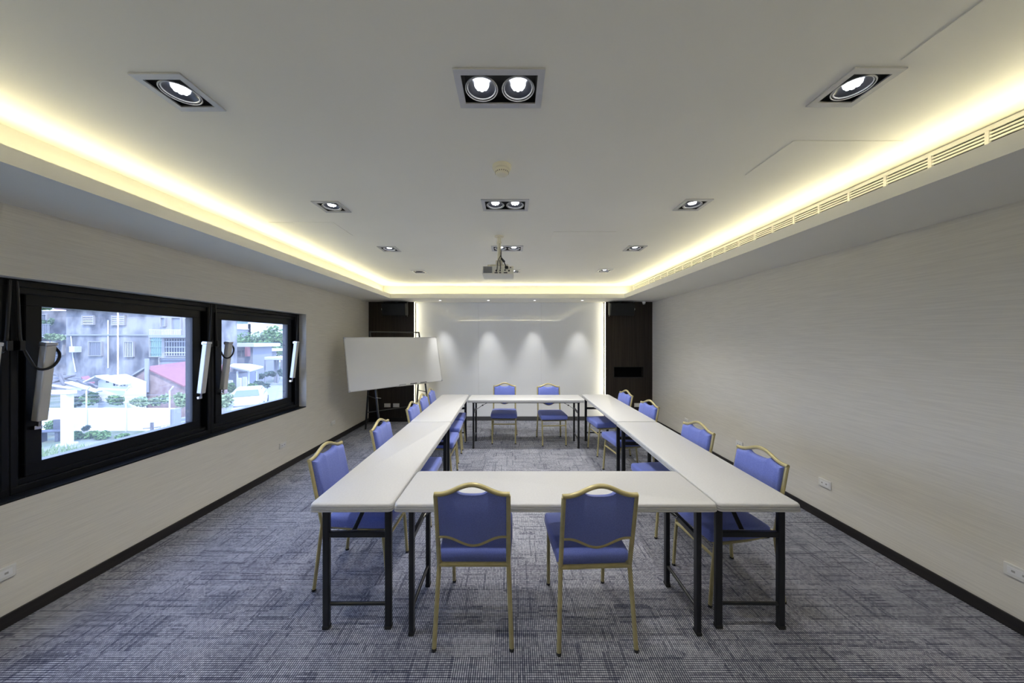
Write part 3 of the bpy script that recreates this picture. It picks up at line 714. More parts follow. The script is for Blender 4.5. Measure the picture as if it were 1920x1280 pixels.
for dx in (-0.21, -0.05): m.tube([Q((dx, 3.06, 2.375)), Q((dx, 3.06, 2.34))], 0.006, 8)
m.build('mount_bracket', 'cream', t)
m = MB(); m.box(Q((-0.275, 2.955, 2.272)), Q((0.022, 3.205, 2.348)), 0.008, 2); body = m.build('body', 'projector', t)
m = MB(); m.box(Q((-0.262, 2.951, 2.281)), Q((-0.178, 2.956, 2.342)), 0.001); m.build('exhaust_grille', 'silver', t)
m = MB()
for k in range(7): m.box(Q((-0.260, 2.9495, 2.284 + k * 0.0083)), Q((-0.180, 2.952, 2.287 + k * 0.0083)))
for k in range(9): m.box(Q((-0.258 + k * 0.0094, 2.9495, 2.282)), Q((-0.2565 + k * 0.0094, 2.952, 2.341)))
m.build('grille_bars', 'basegrey', t)
for px, pz, w_, h_ in ((-0.142, 2.305, 0.012, 0.012), (-0.142, 2.283, 0.03, 0.008), (-0.105, 2.302, 0.012, 0.01), (-0.105, 2.284, 0.018, 0.009), (-0.060, 2.308, 0.014, 0.012), (-0.055, 2.284, 0.034, 0.009), (-0.023, 2.303, 0.014, 0.014), (-0.008, 2.332, 0.010, 0.010)):
    MB().box(Q((px - w_ / 2, 2.951, pz - h_ / 2)), Q((px + w_ / 2, 2.957, pz + h_ / 2))).build('port', 'marker', t)
m = MB(); m.lathe([(0.036, 0.19), (0.036, 0.262), (0.03, 0.264)], Q((-0.08, 2.955, 2.312)), 18, mat=Matrix.Rotation(-PI / 2, 4, 'X')); m.build('lens', 'marker', t, True)
def wire(name, pts, r=0.0035):
    p = [Q(q) for q in pts]
    for _ in range(2):
        q = [p[0]]
        for a, b in zip(p, p[1:]): q += [a.lerp(b, .25), a.lerp(b, .75)]
        q.append(p[-1]); p = q
    MB().tube(p, r, 6).build(name, 'cable', t, True)
wire('signal_cable', [(-0.100, 3.04, 2.52), (-0.098, 3.03, 2.47), (-0.122, 3.0, 2.42), (-0.130, 2.96, 2.38), (-0.133, 2.945, 2.31), (-0.142, 2.953, 2.29)])
wire('signal_cable', [(-0.105, 3.04, 2.42), (-0.11, 2.99, 2.41), (-0.103, 2.95, 2.37), (-0.100, 2.945, 2.33), (-0.105, 2.953, 2.305)])
wire('power_cable', [(-0.100, 3.04, 2.50), (-0.10, 3.02, 2.44), (-0.075, 2.97, 2.41), (-0.06, 2.945, 2.36), (-0.045, 2.94, 2.335), (-0.045, 2.953, 2.325)], 0.0045)
MB().bar(Q((-0.095, 2.985, 2.425)), Q((-0.066, 2.955, 2.385)), 0.016, 0.016).build('ferrite_core', 'cable', t)
MB().box(Q((-0.062, 2.925, 2.318)), Q((-0.030, 2.953, 2.342)), 0.005).build('power_plug', 'cable', t)

# ------------------------------------------------------------------ outside the window (the ground lies about 2.5 m below the room floor)
def P(px, py, d): return Vector(((px - CX) * d / F_PX, d, EYE - (py - CY) * d / F_PX))
GZ = -2.45
M['concrete'] = nmat('stained_concrete', (0.10, 0.10, 0.11), (0.42, 0.41, 0.40), scale=(1, 1, 0.55), nscale=0.9, rough=0.9, spec=0.1, detail=8, lo=0.36, hi=0.62)
M['palewall'] = nmat('pale_render', (0.40, 0.38, 0.36), (0.50, 0.48, 0.46), nscale=0.8, rough=0.9, spec=0.1, detail=6)
M['whitewall'] = nmat('white_wash', (0.82, 0.82, 0.82), (0.95, 0.95, 0.94), nscale=1.2, rough=0.9, spec=0.1, detail=6, lo=0.2, hi=0.5)
M['extdark'] = principled('dark_opening', (0.05, 0.055, 0.07), 0.7)
M['extgrey'] = principled('grey_shutter', (0.30, 0.31, 0.34), 0.7)
M['extwhite'] = principled('white_paint_outdoors', (0.72, 0.72, 0.72), 0.6)
M['roofred'] = nmat('red_sheet_roof', (0.30, 0.11, 0.12), (0.36, 0.15, 0.15), scale=(14, 14, 1), nscale=1.0, rough=0.7)
M['rooflight'] = principled('light_sheet_roof', (0.70, 0.69, 0.66), 0.6)
M['brick'] = nmat('pale_brick', (0.33, 0.22, 0.19), (0.50, 0.38, 0.33), nscale=3.0, rough=0.9, detail=8)
M['timber'] = nmat('weathered_timber', (0.12, 0.11, 0.11), (0.30, 0.28, 0.27), scale=(1, 8, 1), nscale=1.5, rough=0.9)
M['greenmesh'] = principled('green_net', (0.26, 0.42, 0.38), 0.8)
M['asphalt'] = nmat('grey_road', (0.40, 0.40, 0.42), (0.46, 0.46, 0.48), nscale=2.0, rough=0.9, spec=0.1)
M['soil'] = nmat('rough_ground', (0.15, 0.19, 0.10), (0.34, 0.34, 0.30), nscale=0.7, rough=0.95, spec=0.05, detail=8)
M['leafmid'] = nmat('leaf_green', (0.11, 0.22, 0.06), (0.22, 0.36, 0.12), nscale=3, rough=0.7)
M['leafpale'] = nmat('leaf_pale_green', (0.25, 0.36, 0.16), (0.37, 0.46, 0.24), nscale=3, rough=0.7)
M['leafdark'] = nmat('leaf_dark_green', (0.07, 0.12, 0.09), (0.13, 0.19, 0.13), nscale=3, rough=0.7)
M['carpaint'] = principled('white_car_paint', (0.78, 0.78, 0.78), 0.25, 0, 0.6)
M['carglass'] = principled('car_glass', (0.10, 0.12, 0.15), 0.1, 0, 0.7)

for k_ in ('concrete', 'palewall', 'whitewall', 'extgrey', 'extwhite', 'roofred', 'rooflight', 'brick', 'timber', 'greenmesh', 'asphalt', 'soil', 'leafmid', 'leafpale', 'leafdark', 'carpaint'):
    for nd in M[k_].node_tree.nodes:                       # outdoor colours darkened to offset the bright sky
        if nd.type == 'VALTORGB':
            for el in nd.color_ramp.elements: el.color = [c * 0.60 for c in el.color[:3]] + [1]
        elif nd.type == 'BSDF_PRINCIPLED': nd.inputs['Base Color'].default_value = [c * 0.60 for c in nd.inputs['Base Color'].default_value[:3]] + [1]
struct(MB().box((-90, -6, GZ - 0.5), (XL - 0.6, 110, GZ)).build('ground', 'soil'), 'rough ground outside the window', 'ground')
m = MB(); m.prism([(-15.5, 12, GZ - 0.02), (-4.0, 12, GZ - 0.02), (-16.0, 36, GZ - 0.02), (-30, 42, GZ - 0.02), (-24.0, 33, GZ - 0.02)], (0, 0, 0.06))
struct(m.build('road', 'asphalt'), 'pale road running away past the parked car', 'road')
def hill_mesh():
    mb = MB(); R = []
    for j, (d, z) in enumerate(((62, -2.6), (70, 2), (80, 7), (92, 11), (105, 14))):
        R.append([Vector((-120 + 12 * k, d + 3 * math.sin(k * 1.7 + j), z + 1.5 * math.sin(k * 0.9 + j * 2))) for k in range(11)])
    return mb.rings(R, False, False, False)
struct(hill_mesh().build('hillside', 'leafdark', None, True), 'dark green hillside behind the pale building', 'hill')

def leaves(mb, c, r, n, size, rnd, flat=1.0):
    c = Vector(c)
    for _ in range(n):
        v = Vector((rnd.gauss(0, 1), rnd.gauss(0, 1), rnd.gauss(0, 1))).normalized() * (0.45 + 0.55 * rnd.random() ** 0.5)
        p = c + Vector((v.x * r[0], v.y * r[1], v.z * r[2]))
        a = Vector((rnd.gauss(0, 1), rnd.gauss(0, 1), rnd.gauss(0, 0.6))).normalized(); b = a.cross(Vector((rnd.gauss(0, 1), rnd.gauss(0, 1), rnd.gauss(0, 1)))).normalized()
        s = size * (0.6 + 0.8 * rnd.random())
        mb.quad(p - a * s, p - b * s * 0.5, p + a * s, p + b * s * 0.5)
RND = random.Random(3)
def plant(name, label, cat, px, py, d, r, n, size, mat, group=None, trunk=True, blobs=4):
    c = P(px, py, d); t = thing(name, label, cat, (c.x, c.y, GZ), 0, group)
    m = MB()
    for k in range(blobs):
        o = Vector((RND.uniform(-.6, .6) * r[0], RND.uniform(-.5, .5) * r[1], RND.uniform(-.4, .4) * r[2])) if blobs > 1 else Vector()
        leaves(m, Vector((0, 0, c.z - GZ)) + o, [q * (0.62 if blobs > 1 else 1) for q in r], n // blobs, size, RND)
    m.build('foliage', mat, t)
    if trunk and c.z - GZ > 0.15:
        m = MB(); m.tube([(0, 0, -0.05), (0.02, 0, (c.z - GZ) * 0.5), (0, 0, (c.z - GZ))], [r[0] * 0.07, r[0] * 0.055, r[0] * 0.03], 8); m.build('trunk', 'timber', t)
    return t
def panel(mb, px0, py0, px1, py1, d, th=0.06, off=0.0):       # upright slab whose front stands off the facade
    a = P(px0, py1, d); b = P(px1, py0, d); mb.box((a.x, d - off - th, a.z), (b.x, d - off, b.z))
# stained concrete building
d = 22.0
b = thing('concrete_building', 'big stained grey concrete building seen through the middle window', 'building', (P(214, 0, d).x, d, GZ)); bo = Vector(b.location)
def bp(mb): 
    for v in mb.bm.verts: v.co -= bo
    return mb
a0 = P(124, 740, d); a1 = P(304, 570, d)
m = MB(); m.box((a0.x, d, GZ), (a1.x, d + 6, 4.3)); bp(m).build('facade', 'concrete', b)
m = MB(); panel(m, 126, 626.5, 304, 629, d, 0.10); bp(m).build('floor_ledge', 'extgrey', b)
m = MB(); m.box((a0.x - 0.3, d - 0.35, 3.78), (a1.x + 0.1, d + 6.3, 3.98)); bp(m).build('roof_edge', 'roofred', b)
def win(px0, py0, px1, py1, mat, bars=0, slats=0, barmat='extwhite'):
    m = MB(); panel(m, px0 - 1, py0 - 1, px1 + 1, py0, d, 0.12); panel(m, px0 - 1, py1, px1 + 1, py1 + 1, d, 0.14); panel(m, px0 - 1, py0, px0, py1, d, 0.12); panel(m, px1, py0, px1 + 1, py1, d, 0.12)
    w = bp(m).build('window', 'palewall', b)
    m = MB(); panel(m, px0, py0, px1, py1, d, 0.03); bp(m).build('pane', mat, w)
    m = MB(); n = 0
    for k in range(bars): q = px0 + (px1 - px0) * (k + .5) / bars; panel(m, q - 0.25, py0, q + 0.25, py1, d, 0.03, 0.06); n = 1
    for k in range(slats): q = py0 + (py1 - py0) * (k + .5) / slats; panel(m, px0, q - 0.7, px1, q + 0.7, d, 0.03, 0.06); n = 1
    if n: bp(m).build('bars', barmat, w)
win(158, 592, 178, 608, 'extdark', 0, 5); win(213, 592, 236, 609, 'extgrey', 0, 5)
win(170, 641, 193, 666, 'extgrey', 10, 0, 'extgrey'); win(237, 641, 252, 668, 'extdark', 5, 0)
win(284, 632, 309, 668, 'greenmesh', 6, 3, 'greenmesh')
m = MB(); panel(m, 143, 649, 153, 660, d, 0.35)
for k in range(4): panel(m, 143.3, 650 + k * 2.6, 152.7, 651.4 + k * 2.6, d, 0.02, 0.35)
bp(m).build('air_conditioner', 'extwhite', b)
m = MB(); m.tube([P(133, 630, d - 0.06) - bo, P(137, 670, d - 0.06) - bo, P(142, 697, d - 0.06) - bo], 0.03, 6).tube([P(203, 600, d - 0.05) - bo, P(203, 690, d - 0.05) - bo], 0.04, 6); m.build('drain_pipe', 'extwhite', b)
# beige house with balcony on its right
d = 20.0
b = thing('balcony_house', 'pale house with a balcony and grilles, right of the stained building', 'building', (P(335, 0, d).x, d, GZ)); bo = Vector(b.location)
a0 = P(303, 740, d); a1 = P(362, 560, d)
m = MB(); m.box((a0.x, d, GZ), (a1.x, d + 1.5, 4.5)); bp(m).build('facade', 'palewall', b)
m = MB(); panel(m, 302, 628, 361, 633, d, 0.7); bp(m).build('balcony_slab', 'extgrey', b)
m = MB(); panel(m, 303, 618.2, 361, 619.2, d, 0.05, 0.65)
for k in range(22): q = 304 + 2.6 * k; panel(m, q - 0.35, 619, q + 0.35, 628, d, 0.03, 0.66)
bp(m).build('balcony_railing', 'extwhite', b)
win(304.5, 596, 312, 611, 'extgrey'); win(325, 596, 341, 627, 'extgrey'); win(350, 598, 360, 612, 'extgrey')
win(312, 635, 356, 666, 'extdark', 9, 3); win(302, 671, 352, 690, 'extgrey', 0, 2, 'extdark')
# dark house with a balcony on its left
d = 24.0
b = thing('dark_house', 'dark house with a railed balcony at the left edge of the middle window', 'building', (P(80, 0, d).x, d, GZ)); bo = Vector(b.location)
a0 = P(20, 740, d); a1 = P(127, 560, d)
m = MB(); m.box((a0.x, d, GZ), (a1.x, d + 4, 3.9)); bp(m).build('facade', 'timber', b)
m = MB(); panel(m, 20, 627, 130, 632, d, 1.0); bp(m).build('balcony_slab', 'extgrey', b)
m = MB(); panel(m, 20, 608.5, 130, 609.5, d, 0.05, 0.95)
for k in range(36): q = 22 + 3 * k; panel(m, q - 0.4, 609, q + 0.4, 627, d, 0.03, 0.96)
bp(m).build('balcony_railing', 'extgrey', b)
win(77, 590, 90, 607, 'extdark', 4, 0, 'extgrey'); win(104, 640, 120, 665, 'extdark', 3, 0, 'extgrey')
plant('balcony_plant', 'bright green bush above the railed balcony, beside the frame', 'plant', 76, 603, 23.5, (0.45, 0.2, 0.25), 160, 0.10, 'leafpale', 'plants on the shaded balcony', False, 2)
plant('balcony_plant', 'bright green bush in the middle of the railed balcony', 'plant', 94, 604, 23.5, (0.22, 0.2, 0.3), 120, 0.09, 'leafpale', 'plants on the shaded balcony', False, 2)
plant('hanging_vine', 'pale green vine trailing under the railed balcony', 'plant', 104, 630, 22.7, (1.0, 0.25, 0.28), 420, 0.10, 'leafpale', None, False, 4)
plant('broadleaf_tree', 'green tree crown at the top left corner of the middle window', 'tree', 84, 572, 22.6, (1.1, 0.5, 0.5), 700, 0.12, 'leafmid', None, False, 5)
# brick shed with a red sheet roof
d = 17.0
b = thing('brick_shed', 'low brick shed with a red sheet roof before the balcony house', 'shed', (P(300, 0, d).x, d, GZ)); bo = Vector(b.location)
pk = P(277, 690, d); l0 = P(238, 716, d); r0 = P(345, 724, d)
m = MB(); m.prism([(l0.x, d, GZ), (r0.x, d, GZ), r0, pk, l0], (0, 2.6, 0)); bp(m).build('gable_wall', 'brick', b)
m = MB()
up = Vector((0, 0, 0.07)); q = P(352, 704, d + 2.6)
m.prism([pk + Vector((-.02, -.15, .02)), r0 + Vector((.15, -.15, -.02)), P(346, 708, d) + Vector((0.1, 2.7, .25)), pk + Vector((0.3, 2.7, .25))], up)
bp(m).build('red_roof', 'roofred', b)
m = MB(); m.prism([pk + Vector((.02, -.15, .02)), l0 + Vector((-.15, -.15, -.02)), l0 + Vector((-.15, 2.7, -.02)), pk + Vector((.02, 2.7, .02))], up); bp(m).build('left_roof', 'extgrey', b)
m = MB(); m.tube([P(275.5, 672, d - 0.2) - bo, P(275.5, 735, d - 0.2) - bo], 0.09, 8); m.build('post', 'extgrey', b)
# small white shed
d = 15.9
b = thing('plank_shed', 'small whitish plank shed with a gable roof beside collapsed timber', 'shed', (P(212, 0, d).x, d, GZ)); bo = Vector(b.location)
pk = P(200, 704, d); l0 = P(184, 714, d); r0 = P(240, 719, d)
m = MB(); m.prism([(l0.x, d, GZ), (r0.x, d, GZ), r0, pk, l0], (0, 0.8, 0)); bp(m).build('gable_wall', 'whitewall', b)
m = MB(); m.bar(pk + Vector((-.03, -.2, .03)), r0 + Vector((.15, -.2, .0)), 0.5, 0.05); m.bar(pk + Vector((.03, -.2, .03)), l0 + Vector((-.15, -.2, .0)), 0.5, 0.05); bp(m).build('roof_edge', 'extwhite', b)
m = MB(); panel(m, 200.5, 707, 204.5, 717, d, 0.04)
for q in (214, 220, 227, 233): panel(m, q, 713 + (q - 214) * .25, q + 2.2, 723, d, 0.04)
bp(m).build('dark_openings', 'extdark', b)
# collapsed timber
rr = random.Random(11)
for k, (x0, y0, x1, y1, lb) in enumerate(((97, 700, 165, 722, 'long fallen roof beam of the collapsed shed'), (100, 716, 140, 703, 'crossed fallen beam near the frame of the middle window'), (112, 700, 120, 722, 'short upright broken plank in the timber pile'), (128, 716, 186, 734, 'pale fallen board at the front of the timber pile'), (98, 722, 156, 731, 'pale fallen board low in the timber pile'), (150, 712, 172, 726, 'tilted dark board beside the plank shed'), (186, 728, 250, 732, 'pale board lying before the plank shed'))):
    dd = (16.5, 16.2, 16.0, 15.3, 15.62, 15.66, 15.25)[k]; p0 = P(x0, y0, dd); p1 = P(x1, y1, dd); c = (p0 + p1) / 2
    o = MB().bar(p0 - c, p1 - c, 0.26 if k in (3, 5) else 0.14, 0.06).build('fallen_plank', 'extwhite' if 'pale' in lb else 'timber', loc=c); tag(o, lb, 'plank', 'fallen timber')
o = MB().prism([P(100, 706, 16.9), P(135, 705, 16.9), P(186, 726, 16.4), P(150, 733, 15.9), P(98, 724, 15.9)], (0, 0, 0.06)).build('collapsed_roof', 'timber'); tag(o, 'dark collapsed sheet roof behind the white wall', 'roof')
o = MB().prism([P(152, 708, 16.9), P(166, 706, 17.0), P(178, 718, 16.6), P(160, 722, 16.4)], (0, 0, 0.06)).build('roof_sheet', 'roofred'); tag(o, 'small reddish loose roof sheet left of the plank shed', 'roof')
# rough green bank and white wall
for px, py, r, mt, lb in ((172, 748, (1.0, .5, .35), 'leafmid', 'green bush behind the white wall, next to the first fence post'), (215, 752, (0.8, .4, .3), 'leafmid', 'green bush behind the white wall, below the plank shed'), (265, 752, (1.0, .4, .28), 'leafpale', 'pale green weeds on the bank behind the white wall'), (300, 750, (0.8, .4, .33), 'leafpale', 'pale green weeds left of the last fence post'), (338, 752, (0.55, .5, .45), 'leafpale', 'bright green bush beyond the end of the white wall'), (142, 753, (.5, .4, .28), 'leafdark', 'dark green bush behind the white column')):
    plant('bank_bush', lb, 'bush', px, py, 15.1 if px % 2 else 15.6, (r[0] * .42, .3, r[2]), 380, 0.085, mt, 'bushes on the bank', False, 4)
d = 14.5
a = P(20, 808, d); bb = P(317, 767, d)
tag(MB().box((a.x, d, GZ), (bb.x, d + 0.30, bb.z), 0.01).build('boundary_wall', 'whitewall'), 'low white boundary wall outside the middle window', 'wall')
tag(MB().box((bb.x, d - 0.01, GZ), (bb.x + 0.24, d + 0.30, bb.z), 0.01).build('wall_shade_end', 'extgrey'), 'end face of the white boundary wall, its shade painted grey', 'wall end')  # darker end side of the white wall, shade put into a grey block
for px, lb in ((162, 'bent-top fence post behind the white wall, nearest the white column'), (236, 'bent-top fence post in the middle of the white wall'), (318, 'bent-top fence post at the end of the white wall')):
    p = P(px, 0, 14.45); o = MB().tube([(0, 0, GZ + 0.0), (0, 0, -0.62), (0.16, 0, -0.42)], 0.028, 8).build('fence_post', 'extwhite', loc=(p.x, 14.45, 0)); tag(o, lb, 'fence post', 'bent fence posts')
for i, py in enumerate((741, 748, 756)):
    o = MB().tube([P(60, py, 14.40), P(318, py - 1, 14.40)], 0.007, 4).build('fence_wire', 'extgrey'); tag(o, ['topmost', 'middle', 'lowest'][i] + ' thin wire strung on the bent fence posts', 'wire', 'fence wires')
# column with beam, bench, hedge, pole
d = 12.5
t = thing('white_column', 'white square column with a beam, beyond the near window opener', 'column', P(126, 0, d) * 1); t.location.z = GZ
c = P(126, 835, d)
MB().box((-0.115, -0.115, 0), (0.115, 0.115, 2.02), 0.01).build('shaft', 'extwhite', t); MB().box((-0.19, -0.19, 0), (0.19, 0.19, 0.10), 0.01).build('plinth', 'extwhite', t)
MB().box((-2.2, -0.13, 2.02), (0.22, 0.13, 2.16), 0.01).build('beam', 'extwhite', t)
p = P(94, 826, 13.0)
t = thing('park_bench', 'dark bench beside the white column', 'bench', (p.x, 13.0, GZ), 0.3)
MB().box((-0.45, -0.2, 0.40), (0.45, 0.2, 0.45), 0.01).build('seat', 'extdark', t); MB().box((-0.05, 0.17, 0.45), (0.45, 0.22, 0.85), 0.01).build('backrest', 'extdark', t)
for x in (-0.25, 0.3): MB().box((x - 0.05, -0.15, 0), (x + 0.05, 0.15, 0.40)).build('leg', 'extdark', t)
for i, (px, py, r, mt, lb) in enumerate(((105, 800, (.55, .3, .3), 'leafmid', 'green shrub behind the bench'), (146, 815, (.22, .25, .2), 'leafmid', 'low green shrub right beside the white column'), (172, 815, (.24, .25, .22), 'leafmid', 'low green shrub second from the white column'), (200, 816, (.26, .25, .2), 'leafmid', 'low green shrub third from the white column'), (226, 818, (.26, .25, .17), 'leafmid', 'low green shrub farthest from the white column'), (161, 803, (.10, .10, .12), 'leafdark', 'small dark shrub at the foot of the first fence post'), (90, 838, (.5, .3, .15), 'leafdark', 'low weeds in front of the bench'))):
    plant('low_shrub', lb, 'shrub', px, py, 13.4 if i else 13.9, r, 420, 0.06, mt, 'shrubs before the white wall', False, 3)
p = P(285, 803, 13.6)
o = MB().box((-0.05, -0.03, 0), (0.05, 0.03, 0.62)).bar((-0.38, 0, 0.36), (0.38, 0, 0.42), 0.03, 0.03).build('marker_post', 'timber', loc=(p.x, 13.6, GZ)); tag(o, 'dark cross-shaped post before the white wall', 'post')
t = thing('pipe_railing', 'thin railing at the right end of the white wall', 'railing', (P(320, 0, 13.2).x, 13.2, GZ))
MB().bar((-0.7, 0, 0.52), (0.5, 0, 0.72), 0.02, 0.02).build('top_rail', 'extgrey', t)
for k in range(7): MB().tube([(-0.6 + k * 0.16, 0, 0), (-0.6 + k * 0.16, 0, 0.53 + k * 0.027)], 0.008, 6).build('baluster', 'extgrey', t)
o = thing('grass_verge', 'pale tufted grass strip below the middle window', 'grass'); o['kind'] = 'stuff'
m = MB(); rg = random.Random(5)
for k in range(1500):
    x = rg.uniform(-17.5, -11); y = rg.uniform(10.2, 12.1); h = rg.uniform(0.12, 0.34); a = rg.uniform(0, PI); dx, dy = 0.025 * math.cos(a), 0.025 * math.sin(a); s = rg.uniform(-.08, .08)
    m.bm.faces.new([m.bm.verts.new(v) for v in ((x - dx, y - dy, GZ), (x + dx, y + dy, GZ), (x + s, y + s, GZ + h))])
bpy.data.objects.remove(o); o = m.build('grass_verge', 'leafpale'); tag(o, 'pale tufted grass strip below the middle window', 'grass', kind='stuff')
# through the far bay: houses, sheds, trees, car
d = 60.0
b = thing('white_building', 'long white building on the slope at the top of the far window', 'building', (P(465, 0, d).x, d, GZ)); bo = Vector(b.location)
m = MB(); A = P(400, 640, d); B = P(470, 607, d); m.box((A.x, d, GZ), (B.x, d + 8, B.z)); A = P(465, 640, d); B = P(518, 604, d); m.box((A.x, d, GZ), (B.x, d + 8, B.z)); bp(m).build('wall', 'whitewall', b)
m = MB(); A = P(437, 0, d); B = P(466, 618, d); m.box((A.x, d - 2.5, GZ), (B.x, d, B.z)); bp(m).build('grey_annex', 'extgrey', b)
m = MB(); A = P(436, 618, d); B = P(467, 616.5, d); m.box((A.x, d - 2.8, A.z), (B.x, d, B.z)); bp(m).build('annex_roof', 'extwhite', b)
m = MB()
for q in (445.5, 458.5): panel(m, q - 2, 622, q + 2, 627, d, 0.05, 2.5)
bp(m).build('annex_window', 'extwhite', b)
win(503, 618, 514, 630, 'extgrey', 2, 0)
win(417, 600, 429, 606, 'extdark', 3, 0)
for px, py, d, r, mt, lb in ((452, 641, 53, (2.5, 1.1, 1.1), 'leafmid', 'green tree before the grey annex in the far window'), (478, 640, 49.4, (2.8, 1.1, 1.6), 'leafmid', 'green tree in the middle of the far window'), (503, 637, 45.8, (2.4, 1.1, 1.5), 'leafpale', 'pale green tree right of the middle one in the far window'), (528, 640, 42.2, (2.2, 1.1, 2.1), 'leafmid', 'green tree at the right edge of the far window'), (505, 655, 39.4, (2.4, .7, 1.1), 'leafmid', 'green tree lower down behind the shelter roof')):
    plant('broadleaf_tree', lb, 'tree', px, py, d, r, 900, 0.20, mt, 'trees in the far window', True, 6)
def flat_house(name, label, cat, x0, x1, ytop, ybase_wall, d, depth, over, wall, roof, th=0.12, zb=None):
    b = thing(name, label, cat, (P((x0 + x1) / 2, 0, d).x, d, GZ)); o = Vector(b.location)
    A = P(x0, ybase_wall, d); B = P(x1, ytop, d); zb = GZ if zb is None else zb
    m = MB(); m.box(Vector((A.x + over, d + over, zb)) - o, Vector((B.x - over, d + depth, B.z)) - o); m.build('walls', wall, b)
    m = MB(); m.box(Vector((A.x, d, B.z)) - o, Vector((B.x, d + depth + over, B.z + th)) - o); m.build('roof', roof, b)
    return b, o
b, o = flat_house('roadside_house', 'grey house with a flat pale roof and red pillar in the far window', 'house', 415, 476, 650, 680, 31, 3, 0.5, 'extgrey', 'extwhite', 0.35)
m = MB(); A = P(459, 668, 30.9); B = P(464, 650, 30.9); m.box(A - o + Vector((0, 0, 0)), B - o + Vector((0, .35, 0))); m.build('red_pillar', 'roofred', b)
m = MB()
for k in range(4): A = P(432 + k * 7, 668, 31.4); B = P(436 + k * 7, 657, 31.4); m.box(A - o, B - o + Vector((0, .12, 0)))
m.build('window', 'extdark', b)
b, o = flat_house('garden_house', 'low house with a second pale flat roof beside the red pillar', 'house', 463, 497, 659, 680, 35, 2.5, 0.6, 'extgrey', 'extwhite', 0.30)
# open shed with a light sloping roof
d = 24.0; b = thing('open_shed', 'open shed with a pale sloping sheet roof above the parked car', 'shed', (P(455, 0, d).x, d, GZ)); o = Vector(b.location)
m = MB(); m.prism([P(426, 688, d), P(468, 697, d - 1.5), P(494, 689, d + 1.2), P(470, 684, d + 3.2), P(438, 683, d + 3.5)], (0, 0, 0.10))
for v in m.bm.verts: v.co -= o
m.build('roof', 'rooflight', b)
m = MB(); A = P(424, 0, d + 1.8); B = P(463, 698, d + 1.8); m.box(Vector((A.x, d + 0.9, GZ)) - o, Vector((B.x, d + 3, B.z)) - o); m.build('back_wall', 'extgrey', b)
for px, dd in ((466, d - 0.9), (480, d + 0.6), (445, d - 0.4)):
    q = P(px, 696, dd); MB().tube([Vector((q.x, dd, GZ)) - o, Vector((q.x, dd, q.z)) - o], 0.06, 8).build('post', 'extwhite', b)
# shelter
d = 30.0; b = thing('bus_shelter', 'roadside shelter with a flat pale roof at the right of the far window', 'shelter', (P(515, 0, d).x, d, GZ)); o = Vector(b.location)
m = MB(); A = P(495, 675, d); B = P(545, 669, d); m.box(A - o, B - o + Vector((0, 2.2, 0)), 0.05); m.build('roof', 'rooflight', b)
for px in (497, 516, 521): q = P(px, 0, d + 0.8); MB().tube([Vector((q.x, d + 0.8, GZ)) - o, Vector((q.x, d + 0.8, A.z)) - o], 0.10 if px > 500 else 0.06, 8).build('post', 'extgrey', b)
for px, py, d, r, mt, lb in ((485, 703, 28.9, (.4, .4, .4), 'leafdark', 'dark planter bush left of the shelter pole'), (507, 700, 29, (.4, .4, .35), 'leafdark', 'planter bush under the shelter'), (528, 698, 29, (.4, .4, .35), 'leafdark', 'planter bush at the right edge under the shelter'), (487, 722, 23, (.5, .4, .35), 'leafdark', 'dark bush at the road edge behind the parked car'), (470, 727, 21.6, (.35, .35, .3), 'leafmid', 'green bush by the open shed post'), (425, 748, 17, (.45, .4, .5), 'leafpale', 'pale bush by the mullion of the far window'), (433, 726, 21.5, (.4, .3, .4), 'leafmid', 'leafy bush under the open shed roof')):
    plant('road_bush', lb, 'bush', px, py, d, r, 420, 0.10, mt, 'bushes along the road', False, 4)
for i, (px, d, w, h, lb) in enumerate(((432, 22.6, .3, 1.3, 'white board leaning under the open shed, nearest the mullion'), (449, 21.5, .25, 1.6, 'tall white board under the middle of the open shed'), (459, 23, .3, 1.5, 'white board under the far end of the open shed'))):
    q = P(px, 0, d); o = MB().box((-w / 2, -0.04, 0), (w / 2, 0.04, h), 0.01).build('leaning_board', 'extwhite', loc=(q.x, d, GZ)); tag(o, lb, 'board', 'white boards in the shed')
q = P(467, 0, 19.2)
t = thing('parked_car', 'white car parked on the road, seen through the far window', 'car', (q.x, 19.2, GZ), 0.58)
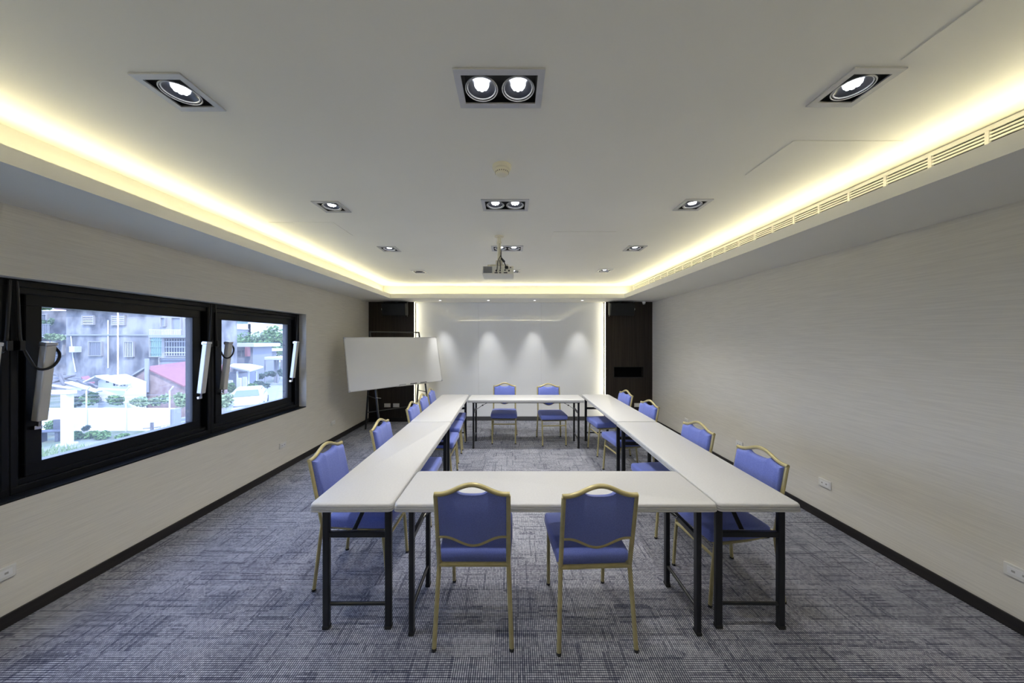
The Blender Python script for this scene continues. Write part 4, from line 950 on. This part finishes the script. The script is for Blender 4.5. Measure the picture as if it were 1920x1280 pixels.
def car_loft(sec):
    return [[Vector((x * w, y, z)) for x, z in ring] for y, w, ring in sec]
m = MB()
def hullring(w, zb, zt, wt): return [Vector((-w, 0, zb)), Vector((w, 0, zb)), Vector((w * 1.03, 0, (zb + zt) / 2)), Vector((wt, 0, zt)), Vector((-wt, 0, zt)), Vector((-w * 1.03, 0, (zb + zt) / 2))]
R = []
for y, zb, zt, w, wt in ((-2.0, .30, .62, .70, .62), (-1.9, .22, .78, .78, .70), (-1.0, .20, .86, .80, .74), (0.9, .20, .88, .80, .74), (1.9, .22, .84, .78, .70), (2.02, .32, .70, .70, .62)):
    R.append([p + Vector((0, y, 0)) for p in hullring(w, zb, zt, wt)])
m.rings(R); m.build('body', 'carpaint', t, True)
m = MB(); R = []
for y, zb, zt, w, wt in ((-1.15, .84, .86, .72, .70), (-0.55, .84, 1.28, .73, .56), (0.7, .84, 1.30, .73, .56), (1.45, .84, .88, .72, .68)):
    R.append([p + Vector((0, y, 0)) for p in hullring(w, zb, zt, wt)])
m.rings(R); m.build('cabin_roof', 'carpaint', t, True)
def cq(a, b, c, dd): return MB().prism([a, b, c, dd], (0, 0, 0.006))
MB().prism([(-.60, -1.10, .905), (.60, -1.10, .905), (.50, -.66, 1.21), (-.50, -.66, 1.21)], (0, -0.012, 0.016)).build('windscreen', 'carglass', t)
for sx in (-1, 1): MB().prism([(sx * .735, -.6, .93), (sx * .735, 1.0, .93), (sx * .60, .65, 1.24), (sx * .60, -.45, 1.24)], (sx * 0.015, 0, 0)).build('side_window', 'carglass', t)
MB().box((-.45, -2.02, .48), (.45, -1.97, .56)).build('grille', 'extgrey', t)
for sx in (-1, 1):
    MB().box((sx * .6 - .12, -1.995, .56), (sx * .6 + .12, -1.9, .68), 0.02).build('headlight', 'chrome', t)
    for y in (-1.25, 1.25): MB().lathe([(.29, -.09), (.30, 0), (.29, .09)], (sx * .74, y, .30), 18, mat=Matrix.Rotation(PI / 2, 4, 'Y')).build('wheel', 'rubber', t, True)
